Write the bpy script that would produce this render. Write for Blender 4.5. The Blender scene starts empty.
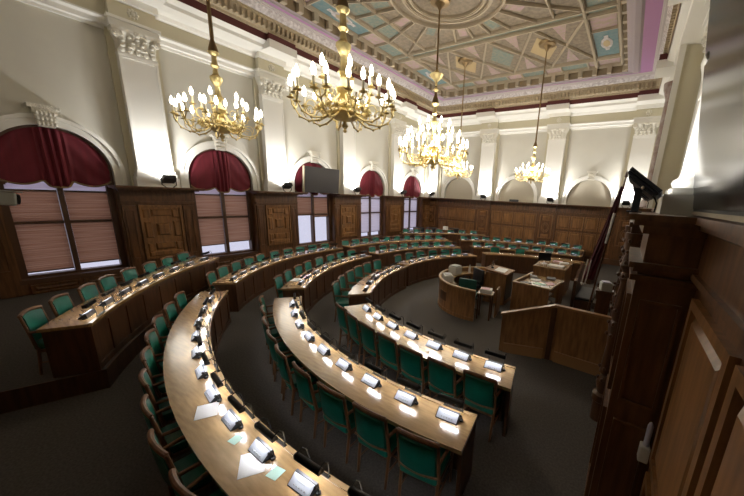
import bpy, bmesh, math, random
from math import sin, cos, pi, radians as R, sqrt, atan2, hypot
from mathutils import Vector, Matrix
random.seed(7)
sc = bpy.context.scene
col = sc.collection
H = 3.106                      # eye height above the floor
XL, YB, XR, XU, YN = -11.98, 18.57, 0.46, 1.1, -0.65   # left, back, right panelling, right upper wall, near wall
BAY, W1Y = 3.70, 1.56
WAIN = 2.968
CX, CY = -2.0, 9.0             # centre of the curved rows

# ------------------------------------------------------------------ materials
M = {}
def mat(name, color, rough=.5, metal=0., spec=.5, emit=None, estr=0., bump=0., bscale=30., vary=0., vscale=4., stretch=(1,1,1), color2=None, coat=0., trans=0.):
    m = bpy.data.materials.new(name); m.use_nodes = True
    nt = m.node_tree; b = nt.nodes['Principled BSDF']
    def setv(k, v):
        if k in b.inputs: b.inputs[k].default_value = v
    c = (*color, 1)
    setv('Base Color', c); setv('Roughness', rough); setv('Metallic', metal)
    setv('Specular IOR Level', spec); setv('Coat Weight', coat); setv('Coat Roughness', .12)
    if emit: setv('Emission Color', (*emit, 1)); setv('Emission Strength', estr)
    if vary or color2 or bump:
        tc = nt.nodes.new('ShaderNodeTexCoord'); mp = nt.nodes.new('ShaderNodeMapping')
        mp.inputs['Scale'].default_value = stretch
        nt.links.new(tc.outputs['Object'], mp.inputs['Vector'])
    if vary or color2:
        n = nt.nodes.new('ShaderNodeTexNoise'); n.inputs['Scale'].default_value = vscale; n.inputs['Detail'].default_value = 5
        nt.links.new(mp.outputs[0], n.inputs['Vector'])
        r = nt.nodes.new('ShaderNodeValToRGB')
        c2 = color2 if color2 else tuple(min(1, x*(1+vary)) for x in color)
        c1 = color if color2 else tuple(x*(1-vary) for x in color)
        r.color_ramp.elements[0].color = (*c1, 1); r.color_ramp.elements[1].color = (*c2, 1)
        r.color_ramp.elements[0].position = .35; r.color_ramp.elements[1].position = .65
        nt.links.new(n.outputs['Fac'], r.inputs['Fac']); nt.links.new(r.outputs[0], b.inputs['Base Color'])
    if bump:
        n2 = nt.nodes.new('ShaderNodeTexNoise'); n2.inputs['Scale'].default_value = bscale; n2.inputs['Detail'].default_value = 3
        nt.links.new(mp.outputs[0], n2.inputs['Vector'])
        bp = nt.nodes.new('ShaderNodeBump'); bp.inputs['Strength'].default_value = bump; bp.inputs['Distance'].default_value = .02
        nt.links.new(n2.outputs['Fac'], bp.inputs['Height']); nt.links.new(bp.outputs[0], b.inputs['Normal'])
    M[name] = m
    return m
mat('wainscot_wood', (.118, .052, .019), .36, vary=.35, vscale=3, stretch=(6, 6, .7))
mat('wainscot_wood_light', (.23, .112, .042), .32, vary=.3, vscale=3, stretch=(6, 6, .7))
mat('front_wood', (.075, .031, .012), .36, vary=.3, vscale=3, stretch=(5, 5, .7))
mat('desk_wood', (.37, .23, .10), .2, vary=.16, vscale=3, stretch=(1.5, 9, 4), spec=.9, coat=.8)
mat('desk_edge', (.42, .28, .14), .3)
mat('chair_wood', (.16, .075, .033), .35, vary=.25, vscale=5, stretch=(4, 4, 1))
mat('box_wood', (.26, .13, .05), .33, vary=.3, vscale=3, stretch=(5, 5, .8))
mat('box_trim', (.32, .17, .07), .3)
mat('green_leather', (.004, .13, .088), .42, bump=.12, bscale=60, vary=.15, vscale=6)
mat('dark_green', (.004, .085, .07), .5)
mat('black_leather', (.02, .022, .026), .45)
mat('carpet', (.10, .09, .08), .95, vary=.18, vscale=40, spec=.1)
mat('cream', (.60, .58, .51), .6, vary=.02, vscale=1.5)
mat('cream_yellow', (.58, .535, .395), .6)
mat('white_plaster', (.80, .785, .73), .55)
mat('ornament_plaster', (.74, .71, .62), .6, bump=.8, bscale=30)
mat('niche', (.50, .455, .36), .6)
mat('curtain', (.135, .008, .018), .8, vary=.12, vscale=3, stretch=(1, 3, .4))
mat('fringe', (.25, .16, .07), .7)
mat('brass', (.98, .78, .40), .36, .8, vary=.12, vscale=12)
mat('bronze', (.30, .21, .11), .35, .9)
mat('candle', (.85, .8, .66), .5)
mat('bulb', (1, .95, .85), .4, emit=(1, .90, .70), estr=10)
mat('tube', (1, 1, 1), .4, emit=(.97, .97, 1), estr=58)
mat('floodlens', (1, 1, 1), .4, emit=(1, .98, .95), estr=20)
mat('black_metal', (.012, .012, .013), .4)
mat('console_face', (.52, .55, .62), .3)
mat('console_dark', (.03, .032, .038), .4)
mat('paper', (.82, .83, .84), .6)
mat('mint_paper', (.5, .76, .66), .6)
mat('pink_paper', (.75, .52, .6), .6)
mat('grey_plastic', (.34, .35, .36), .45)
mat('white_plastic', (.72, .72, .69), .4)
mat('cctv_white', (.5, .53, .5), .4)
mat('screen', (.012, .012, .015), .16, spec=.3)
mat('projection', (.045, .042, .047), .45)
mat('screen_frame', (.45, .38, .27), .4)
mat('maroon', (.09, .006, .014), .75)
mat('navy', (.014, .02, .036), .35)
mat('console_end', (.02, .02, .022), .4)
mat('dark_red', (.10, .022, .02), .6)
mat('tan_plaster', (.40, .325, .21), .6, vary=.12, vscale=20)
mat('floral', (.60, .565, .56), .6, bump=1., bscale=9, color2=(.36, .32, .31), vscale=10)
mat('mauve', (.32, .27, .29), .6)
mat('purple', (.38, .19, .36), .6)
mat('ceil_grey', (.46, .42, .405), .6)
mat('shade_tan', (.25, .19, .12), .7)
mat('coffer', (.27, .222, .165), .65, color2=(.18, .145, .105), vscale=7)
mat('rib', (.41, .345, .255), .6)
mat('teal', (.14, .205, .19), .6, color2=(.25, .25, .195), vscale=9)
mat('teal_blue', (.11, .20, .225), .6, color2=(.18, .245, .24), vscale=8)
mat('pink_orn', (.42, .28, .31), .6, color2=(.34, .29, .215), vscale=6)
mat('gold_orn', (.45, .34, .18), .5)
mat('marble', (.17, .10, .075), .3, color2=(.30, .24, .22), vscale=6)
mat('lavender', (.55, .55, .72), .3)
mat('frame_wood', (.09, .042, .02), .4)
def blind_mat(name, c1, c2, tr):
    m = bpy.data.materials.new(name); m.use_nodes = True; nt = m.node_tree
    for n in list(nt.nodes): nt.nodes.remove(n)
    o = nt.nodes.new('ShaderNodeOutputMaterial'); mx = nt.nodes.new('ShaderNodeMixShader')
    d = nt.nodes.new('ShaderNodeBsdfDiffuse'); t = nt.nodes.new('ShaderNodeBsdfTranslucent')
    tc = nt.nodes.new('ShaderNodeTexCoord'); mp = nt.nodes.new('ShaderNodeMapping'); mp.inputs['Scale'].default_value = (.5, .5, 26)
    n = nt.nodes.new('ShaderNodeTexNoise'); n.inputs['Scale'].default_value = 1.; n.inputs['Detail'].default_value = 3
    r = nt.nodes.new('ShaderNodeValToRGB'); r.color_ramp.elements[0].position = .3; r.color_ramp.elements[1].position = .7
    r.color_ramp.elements[0].color = (*c1, 1); r.color_ramp.elements[1].color = (*c2, 1)
    L = nt.links.new
    L(tc.outputs['Object'], mp.inputs['Vector']); L(mp.outputs[0], n.inputs['Vector']); L(n.outputs['Fac'], r.inputs['Fac'])
    L(r.outputs[0], d.inputs['Color']); L(r.outputs[0], t.inputs['Color']); mx.inputs[0].default_value = tr
    L(d.outputs[0], mx.inputs[1]); L(t.outputs[0], mx.inputs[2]); L(mx.outputs[0], o.inputs['Surface'])
    M[name] = m
blind_mat('blind_brown', (.30, .14, .08), (.50, .31, .21), .6)
blind_mat('blind_dark', (.25, .105, .055), (.42, .25, .16), .6)
blind_mat('blind_pale', (.70, .62, .66), (.85, .80, .85), .8)
def glass_mat():
    m = bpy.data.materials.new('pane_glass'); m.use_nodes = True; nt = m.node_tree
    for n in list(nt.nodes): nt.nodes.remove(n)
    o = nt.nodes.new('ShaderNodeOutputMaterial'); mx = nt.nodes.new('ShaderNodeMixShader')
    t = nt.nodes.new('ShaderNodeBsdfTransparent'); g = nt.nodes.new('ShaderNodeBsdfGlossy'); g.inputs['Roughness'].default_value = .05
    mx.inputs[0].default_value = .06
    nt.links.new(t.outputs[0], mx.inputs[1]); nt.links.new(g.outputs[0], mx.inputs[2]); nt.links.new(mx.outputs[0], o.inputs['Surface'])
    M['pane_glass'] = m
glass_mat()

# ------------------------------------------------------------------ mesh builder
class MB:
    def __init__(s): s.v = []; s.f = []
    def add(s, vs, fs):
        o = len(s.v); s.v += [tuple(v) for v in vs]; s.f += [tuple(i+o for i in f) for f in fs]; return s
    def box(s, x0, x1, y0, y1, z0, z1, m=None):
        vs = [Vector((x, y, z)) for x in (x0, x1) for y in (y0, y1) for z in (z0, z1)]
        if m is not None: vs = [m @ v for v in vs]
        return s.add(vs, [(0,1,3,2),(4,6,7,5),(0,4,5,1),(2,3,7,6),(0,2,6,4),(1,5,7,3)])
    def bbox(s, x0, x1, y0, y1, z0, z1, b, m=None):      # bevelled box
        bm = bmesh.new(); bmesh.ops.create_cube(bm, size=1)
        for v in bm.verts: v.co = Vector(((x0+x1)/2+v.co.x*(x1-x0), (y0+y1)/2+v.co.y*(y1-y0), (z0+z1)/2+v.co.z*(z1-z0)))
        bmesh.ops.bevel(bm, geom=bm.edges[:], offset=b, segments=2, profile=.5, affect='EDGES')
        bm.verts.index_update()
        vs = [v.co.copy() for v in bm.verts]
        if m is not None: vs = [m @ v for v in vs]
        s.add(vs, [[v.index for v in f.verts] for f in bm.faces]); bm.free(); return s
    def prism(s, poly, z0, z1, m=None):
        n = len(poly); vs = [Vector((x, y, z0)) for x, y in poly]+[Vector((x, y, z1)) for x, y in poly]
        if m is not None: vs = [m @ v for v in vs]
        return s.add(vs, [tuple(range(n-1, -1, -1)), tuple(range(n, 2*n))]+[(i, (i+1) % n, n+(i+1) % n, n+i) for i in range(n)])
    def tube(s, pts, r, n=8, cap=True):
        pts = [Vector(p) for p in pts]; rs = r if isinstance(r, (list, tuple)) else [r]*len(pts)
        rings = []; up = None
        for i, p in enumerate(pts):
            t = (pts[min(i+1, len(pts)-1)]-pts[max(i-1, 0)]).normalized()
            if up is None: up = Vector((0, 0, 1)) if abs(t.z) < .9 else Vector((1, 0, 0))
            a = t.cross(up); a = a.normalized() if a.length > 1e-6 else Vector((1, 0, 0)); b = a.cross(t).normalized(); up = b
            rings.append([p+rs[i]*(cos(2*pi*k/n)*a+sin(2*pi*k/n)*b) for k in range(n)])
        vs = [v for g in rings for v in g]
        fs = [(i*n+k, i*n+(k+1) % n, (i+1)*n+(k+1) % n, (i+1)*n+k) for i in range(len(pts)-1) for k in range(n)]
        if cap: fs += [tuple(range(n-1, -1, -1)), tuple((len(pts)-1)*n+k for k in range(n))]
        return s.add(vs, fs)
    def lathe(s, prof, n=16, c=(0, 0, 0), a0=0., a1=2*pi, m=None):
        full = abs(a1-a0-2*pi) < 1e-6; k = n if full else n+1
        vs = []
        for r, z in prof:
            for i in range(k):
                a = a0+(a1-a0)*i/n; v = Vector((c[0]+r*cos(a), c[1]+r*sin(a), c[2]+z)); vs.append(m @ v if m is not None else v)
        fs = []
        for j in range(len(prof)-1):
            for i in range(n):
                i2 = (i+1) % k if full else i+1
                fs.append((j*k+i, j*k+i2, (j+1)*k+i2, (j+1)*k+i))
        if full: fs += [tuple(range(k-1, -1, -1)), tuple((len(prof)-1)*k+i for i in range(k))]
        return s.add(vs, fs)
    def ball(s, c, r, n=8, sx=1, sy=1, sz=1):
        prof = [(max(1e-4, sin(pi*j/6)), -cos(pi*j/6)) for j in range(7)]
        m = Matrix.Translation(c) @ Matrix.Diagonal((r*sx, r*sy, r*sz, 1))
        return s.lathe(prof, n, m=m)
    def build(s, name, m, parent=None, off=None, smooth=False, link=True):
        me = bpy.data.meshes.new(name); vs = s.v
        if off is not None: vs = [(x-off[0], y-off[1], z-off[2]) for x, y, z in vs]
        me.from_pydata(vs, [], s.f); me.materials.append(M[m])
        bm = bmesh.new(); bm.from_mesh(me); bmesh.ops.recalc_face_normals(bm, faces=bm.faces[:]); bm.to_mesh(me); bm.free()
        if smooth:
            me.shade_smooth() if hasattr(me, 'shade_smooth') else None
            for e in me.edges: pass
            try: me.set_sharp_from_angle(angle=R(40))
            except Exception: pass
        o = bpy.data.objects.new(name, me); col.objects.link(o)
        if parent is not None: o.parent = parent
        return o
def empty(name, loc=(0, 0, 0), rz=0.):
    o = bpy.data.objects.new(name, None); col.objects.link(o); o.location = loc; o.rotation_euler = (0, 0, rz); o.empty_display_size = .1
    return o
def tag(o, label, cat, group=None):
    o['label'] = label; o['category'] = cat
    if group: o['group'] = group
    return o
def struct(o): o['kind'] = 'structure'; return o
def kids(o): return [c for c in col.objects if c.parent == o]
CH = {}
def register(o):                     # remember the tree below a thing so that copies need no search
    CH[o.name] = [(c, kids(c)) for c in kids(o)]
    return o
def copy_thing(src, loc, rz):
    c = src.copy(); col.objects.link(c); c.location = loc; c.rotation_euler = (0, 0, rz)
    for ch, subs in CH[src.name]:
        d = ch.copy(); col.objects.link(d); d.parent = c
        for g in subs:
            e = g.copy(); col.objects.link(e); e.parent = d
    return c
tn = [0]
def trim(mb, m, smooth=False):
    tn[0] += 1
    return struct(mb.build('trim_%d' % tn[0], m, smooth=smooth))
ORD = ['zeroth', 'first', 'second', 'third', 'fourth', 'fifth', 'sixth', 'seventh', 'eighth', 'ninth', 'tenth', 'eleventh', 'twelfth']

# ------------------------------------------------------------------ wall-frame helpers (u along the wall, d out into the room)
def wall_xyz(w, u, d, z):
    if w == 'L': return (XL+d, u, z)
    if w == 'B': return (u, YB-d, z)
    if w == 'R': return (XR-d, u, z)
    if w == 'U': return (XU-d, u, z)
    if w == 'N': return (u, YN+d, z)
def wb(mb, w, u0, u1, z0, z1, d0, d1):
    a = wall_xyz(w, u0, d0, z0); b = wall_xyz(w, u1, d1, z1)
    return mb.box(min(a[0], b[0]), max(a[0], b[0]), min(a[1], b[1]), max(a[1], b[1]), z0, z1)
def wp(mb, w, pts, d0, d1):          # extruded polygon given in (u, z)
    n = len(pts); vs = [wall_xyz(w, u, d0, z) for u, z in pts]+[wall_xyz(w, u, d1, z) for u, z in pts]
    return mb.add(vs, [tuple(range(n)), tuple(range(n, 2*n))]+[(i, (i+1) % n, n+(i+1) % n, n+i) for i in range(n)])
def frustum(mb, w, u0, u1, z0, z1, d0, d1, b):   # raised field with bevelled edges
    A = [(u0, z0), (u1, z0), (u1, z1), (u0, z1)]; B = [(u0+b, z0+b), (u1-b, z0+b), (u1-b, z1-b), (u0+b, z1-b)]
    vs = [wall_xyz(w, u, d0, z) for u, z in A]+[wall_xyz(w, u, d1, z) for u, z in B]
    return mb.add(vs, [(4, 5, 6, 7)]+[(i, (i+1) % 4, 4+(i+1) % 4, 4+i) for i in range(4)])
def frame(mb, w, u0, u1, z0, z1, t, d0, d1):
    wb(mb, w, u0, u0+t, z0, z1, d0, d1); wb(mb, w, u1-t, u1, z0, z1, d0, d1)
    wb(mb, w, u0+t, u1-t, z0, z0+t, d0, d1); wb(mb, w, u0+t, u1-t, z1-t, z1, d0, d1)
def rpanel(mb, w, u0, u1, z0, z1, d, t=.045):
    frame(mb, w, u0, u1, z0, z1, t, d, d+.035)
    frustum(mb, w, u0+t+.02, u1-t-.02, z0+t+.02, z1-t-.02, d, d+.03, .05)

ZC = H+5.9           # flat ceiling
NICHE = [-9.776+3.911*k for k in range(3)]
BPIL = [-11.73, -7.82, -3.91, 0.0]
WIN = [W1Y+BAY*k for k in range(5)]
LPIL = [W1Y+BAY*(k+.5) for k in range(4)]+[18.2]

# ------------------------------------------------------------------ floor, walls, ceiling
b = MB(); b.box(XL-.6, XU+.3, YN-.2, YB+.2, -.12, 0); struct(b.build('floor', 'carpet'))
def arched_wall(name, w, opens, half, spring, u0, u1, z0, z1, full_down, mname):
    """wall with round-headed openings; full_down: the openings reach down to this sill height"""
    m = MB(); N = 20; e = u0
    for c in opens:
        wb(m, w, e, c-half, z0, z1, -.35, 0)
        arc = [(c-half*cos(pi*i/N), spring+half*sin(pi*i/N)) for i in range(N+1)]
        for i in range(N):
            (ua, za), (ub, zb) = arc[i], arc[i+1]
            wp(m, w, [(ua, za), (ub, zb), (ub, z1), (ua, z1)], -.35, 0)
        if full_down > z0: wb(m, w, c-half, c+half, z0, full_down, -.35, 0)
        e = c+half
    wb(m, w, e, u1, z0, z1, -.35, 0)
    return struct(m.build(name, mname))
arched_wall('wall_left', 'L', WIN, 1.0, 3.29, YN-.3, YB+.3, 0, 9.15, .55, 'cream')
arched_wall('wall_back', 'B', NICHE, 1.07, 3.24, XL-.3, XU+.3, 0, 9.15, 2.9, 'cream')
m = MB(); wb(m, 'B', XL, XU, 2.5, 4.6, -.34, -.14); trim(m, 'niche')
m = MB(); wb(m, 'U', YN-.2, YB+.2, 0, 9.15, -.2, 0); struct(m.build('wall_right', 'cream'))
m = MB(); wb(m, 'N', XL-.3, XU+.2, 0, 9.15, -.2, 0); struct(m.build('wall_near', 'cream'))
m = MB(); wb(m, 'N', XL, XR, 0, WAIN, 0, .1); trim(m, 'wainscot_wood')  # unseen wood lining, added so the near wall bounces less light
m = MB(); m.box(XL-.3, XU+.3, YN-.2, YB+.3, ZC, ZC+.1); struct(m.build('ceiling', 'coffer'))

# platforms under the outermost desks and the rear desk
def arc_pts(r, a0, a1, n): return [(CX+r*cos(R(a0+(a1-a0)*i/n)), CY+r*sin(R(a0+(a1-a0)*i/n))) for i in range(n+1)]
m = MB(); m.prism(arc_pts(9.2, -117.5, -147, 14)+[(XL, 4.0), (XL, YN), (-6.75, YN)], 0, .3); trim(m, 'carpet')
m = MB()
pa = arc_pts(9.19, -117.5, -147, 14)
for (x0, y0), (x1, y1) in list(zip(pa, pa[1:]))+[((-6.75, YN), pa[0])]:
    dx, dy = x1-x0, y1-y0; l = hypot(dx, dy); nx, ny = dy/l*.02, -dx/l*.02
    m.prism([(x0, y0), (x1, y1), (x1-nx, y1-ny), (x0-nx, y0-ny)], .0, .31) if l > 0 else None
trim(m, 'front_wood')
m = MB(); m.prism(arc_pts(9.7, -207, -238, 12)+[(-7.0, YB), (XL, YB), (XL, 13.2)], 0, .16); trim(m, 'carpet')

# ------------------------------------------------------------------ entablature and cornice loops round the room
XRP = [(0, 1.1), (.3, .95), (1.0, .2), (1.31, .1), (1.47, -.05), (1.57, -.18), (1.74, -.6), (1.86, -1.05), (2.2, -1.4)]
def xr_at(d):
    for (da, xa), (db, xb) in zip(XRP, XRP[1:]):
        if d <= db: return xa+(xb-xa)*(d-da)/(db-da)
def loop(prof, mname):
    m = MB()
    for (d0, z0), (d1, z1) in zip(prof, prof[1:]):
        ra = [(XL+d0, YN+d0, z0), (xr_at(d0), YN+d0, z0), (xr_at(d0), YB-d0, z0), (XL+d0, YB-d0, z0)]
        rb = [(XL+d1, YN+d1, z1), (xr_at(d1), YN+d1, z1), (xr_at(d1), YB-d1, z1), (XL+d1, YB-d1, z1)]
        m.add(ra+rb, [(i, (i+1) % 4, 4+(i+1) % 4, 4+i) for i in range(4)])
    return trim(m, mname)
h = H
loop([(0, h+3.70), (.06, h+3.70), (.07, h+3.76), (.14, h+3.78), (.16, h+3.88), (.22, h+3.93), (.22, h+3.97), (.16, h+3.98)], 'white_plaster')
loop([(.16, h+3.97), (.16, h+4.36)], 'cream_yellow')
loop([(.16, h+4.34), (.26, h+4.38), (.30, h+4.46), (.48, h+4.50), (.72, h+4.52), (.80, h+4.53), (.82, h+4.62), (.98, h+4.70), (1.0, h+4.74)], 'white_plaster')
loop([(1.0, h+4.70), (1.0, h+4.92)], 'dark_red')
loop([(1.0, h+4.90), (1.06, h+4.90), (1.08, h+4.97), (1.12, h+4.99), (1.26, h+5.22), (1.3, h+5.24), (1.31, h+5.28)], 'tan_plaster')
loop([(1.31, h+5.28), (1.36, h+5.30), (1.46, h+5.40), (1.47, h+5.42)], 'floral')
loop([(1.47, h+5.42), (1.52, h+5.43), (1.53, h+5.46), (1.56, h+5.47), (1.57, h+5.5)], 'ceil_grey')
loop([(1.57, h+5.5), (1.74, h+5.5)], 'purple')
loop([(1.74, h+5.5), (1.76, h+5.46), (1.80, h+5.46), (1.82, h+5.5), (1.86, h+5.53)], 'mauve')
loop([(1.86, h+5.53), (1.86, h+5.905)], 'shade_tan')
# dentil flutes, modillions
m = MB(); mm = MB()
def along(w, u, d, z, du, dd, dz, mb):
    wb(mb, w, u-du/2, u+du/2, z-dz/2, z+dz/2, d-dd/2, d+dd/2)
u = XL+1.3
while u < XU-1.2:
    along('B', u, 1.2, h+5.09, .07, .16, .19, m); u += .16
u = YN+1.3
while u < YB-1.2:
    along('L', u, 1.2, h+5.09, .07, .16, .19, m)
    m.box(.06, .17, u-.035, u+.035, h+5.0, h+5.2); u += .16
trim(m, 'tan_plaster')
u = XL+2.1; k = 0
while u < XU-1.9:
    along('B', u, 1.93, h+5.71, .17, .18, .34, mm); u += .58
u = YN+2.1
while u < YB-1.9:
    along('L', u, 1.93, h+5.71, .17, .18, .34, mm); mm.box(-1.17, -1.04, u-.08, u+.08, h+5.54, h+5.89); u += .58
trim(mm, 'rib')
# entablature breaks above the pilasters
bw = MB(); by = MB(); br = MB(); rosette = MB()
RPIL = [4.6, 9.3, 14.2]
for w, us, hw in (('L', LPIL, .5), ('B', BPIL, .54), ('U', RPIL, .5)):
    for u in us:
        wb(bw, w, u-hw, u+hw, h+3.76, h+3.97, .05, .38); wb(bw, w, u-hw-.03, u+hw+.03, h+3.92, h+3.99, .05, .43)
        wb(by, w, u-hw+.03, u+hw-.03, h+3.97, h+4.36, .05, .36)
        wb(bw, w, u-hw, u+hw, h+4.34, h+4.5, .2, .48); wb(bw, w, u-hw, u+hw, h+4.5, h+4.74, .3, 1.16)
        wb(br, w, u-hw+.02, u+hw-.02, h+4.74, h+4.92, .3, 1.12)
        for i in range(8):
            a = 2*pi*i/8
            p = wall_xyz(w, u+.09*cos(a), .37, h+4.17+.09*sin(a)); rosette.ball(p, .035, 6)
        rosette.ball(wall_xyz(w, u, .38, h+4.17), .05, 6)
trim(bw, 'white_plaster'); trim(by, 'cream_yellow'); trim(br, 'dark_red'); trim(rosette, 'ornament_plaster')

# ------------------------------------------------------------------ pilasters with capitals
def capital(hw, hh, dep):
    m = MB()
    def sec(a, z, d): return [(-a, -d, z), (a, -d, z), (a, .08, z), (-a, .08, z)]
    prof = [(hw, 0, dep), (hw*1.03, .05, dep+.03), (hw*.98, .06, dep), (hw*1.0, hh*.5, dep+.03), (hw*1.18, hh*.84, dep+.12), (hw*1.22, hh*.86, dep+.14), (hw*1.25, hh, dep+.16)]
    vs = []; fs = []
    for a, z, d in prof: vs += sec(a, z, d)
    for j in range(len(prof)-1): fs += [(4*j+i, 4*j+(i+1) % 4, 4*j+4+(i+1) % 4, 4*j+4+i) for i in range(4)]
    n = len(prof); fs += [(3, 2, 1, 0), (4*n-4, 4*n-3, 4*n-2, 4*n-1)]
    m.add(vs, fs)
    for row, (z0, cnt, o) in enumerate(((.16, 5, 0), (.36, 4, .5), (.56, 5, 0))):
        for i in range(cnt):
            x = -hw+2*hw*(i+.5)/cnt; d = dep+.035+.02*row
            m.ball((x, -d, hh*z0), hh*.13, 7, .9, .55, 1.25); m.ball((x, -d-.05, hh*(z0+.12)), hh*.085, 6, 1.1, .8, .7)
    for sx in (-1, 1):
        for q in (0, 1):
            r = hh*(.16-.07*q); c = (sx*hw*1.02, -dep-.10-.03*q, hh*.74)
            m.lathe([(r, -.05), (r*1.02, 0), (r, .05)], 12, m=Matrix.Translation(c) @ Matrix.Rotation(pi/2, 4, 'X'))
        m.ball((sx*hw*1.02, -dep-.15, hh*.74), hh*.05, 6)
    m.ball((0, -dep-.15, hh*.86), hh*.12, 8, 1.1, .6, .9)
    return m
def pilaster(w, us, hw, z0, zc0, zc1, dep):
    sh = MB(); cap0 = capital(hw*.98, zc1-zc0, dep)
    strip = MB()
    for u in us:
        wb(sh, w, u-hw*1.22, u+hw*1.22, z0, z0+.26, 0, dep+.12)             # plinth
        wb(sh, w, u-hw*1.14, u+hw*1.14, z0+.26, z0+.36, 0, dep+.08)
        wb(sh, w, u-hw*1.08, u+hw*1.08, z0+.36, z0+.44, 0, dep+.04)
        wb(sh, w, u-hw, u+hw, z0+.44, zc0, 0, dep)
        frame(sh, w, u-hw, u+hw, z0+.5, zc0-.06, .05, dep, dep+.02)
        wb(sh, w, u-hw*1.02, u+hw*1.02, zc0-.06, zc0, 0, dep+.03)
        wb(strip, w, u-hw*1.32, u+hw*1.32, z0, zc1, 0, .09)                  # yellow back strip
        k = MB()
        for x, y, z in cap0.v: k.v.append(wall_xyz(w, u+x, -y, zc0+z))
        k.f = list(cap0.f); trim(k, 'ornament_plaster', True)
    trim(sh, 'white_plaster'); trim(strip, 'cream_yellow')
pilaster('L', LPIL, .40, WAIN, 6.33, 6.86, .28)
pilaster('B', BPIL, .44, WAIN, 6.33, 6.86, .28)
pilaster('U', RPIL, .42, WAIN, 6.33, 6.86, .22)

# ------------------------------------------------------------------ archivolts and keystones
def archivolt(w, cs, half, spring, z0, wd):
    m = MB(); ks = MB(); N = 20
    for c in cs:
        for r0, r1, d in ((half, half+wd*.62, .06), (half+wd*.62, half+wd, .1)):
            for i in range(N):
                a, b_ = pi*i/N, pi*(i+1)/N
                wp(m, w, [(c-r0*cos(a), spring+r0*sin(a)), (c-r1*cos(a), spring+r1*sin(a)), (c-r1*cos(b_), spring+r1*sin(b_)), (c-r0*cos(b_), spring+r0*sin(b_))], 0, d)
            for s_ in (-1, 1): wb(m, w, min(c+s_*r0, c+s_*r1), max(c+s_*r0, c+s_*r1), z0, spring, 0, d)
        zt = spring+half
        for j, (hw_, za, zb, d) in enumerate(((.13, -.05, .1, .14), (.16, .1, .24, .17), (.19, .24, .34, .2), (.25, .34, .42, .23))):
            wb(ks, w, c-hw_, c+hw_, zt+za, zt+zb, 0, d)
        for i in range(5):
            for j in range(3):
                p = wall_xyz(w, c-.13+.065*i, .16+.02*j, zt+.02+.11*j); ks.ball(p, .045, 6)
    trim(m, 'white_plaster'); trim(ks, 'ornament_plaster')
archivolt('L', WIN, 1.0, 3.29, WAIN, .23)
archivolt('B', NICHE, 1.07, 3.24, WAIN, .21)

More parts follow.
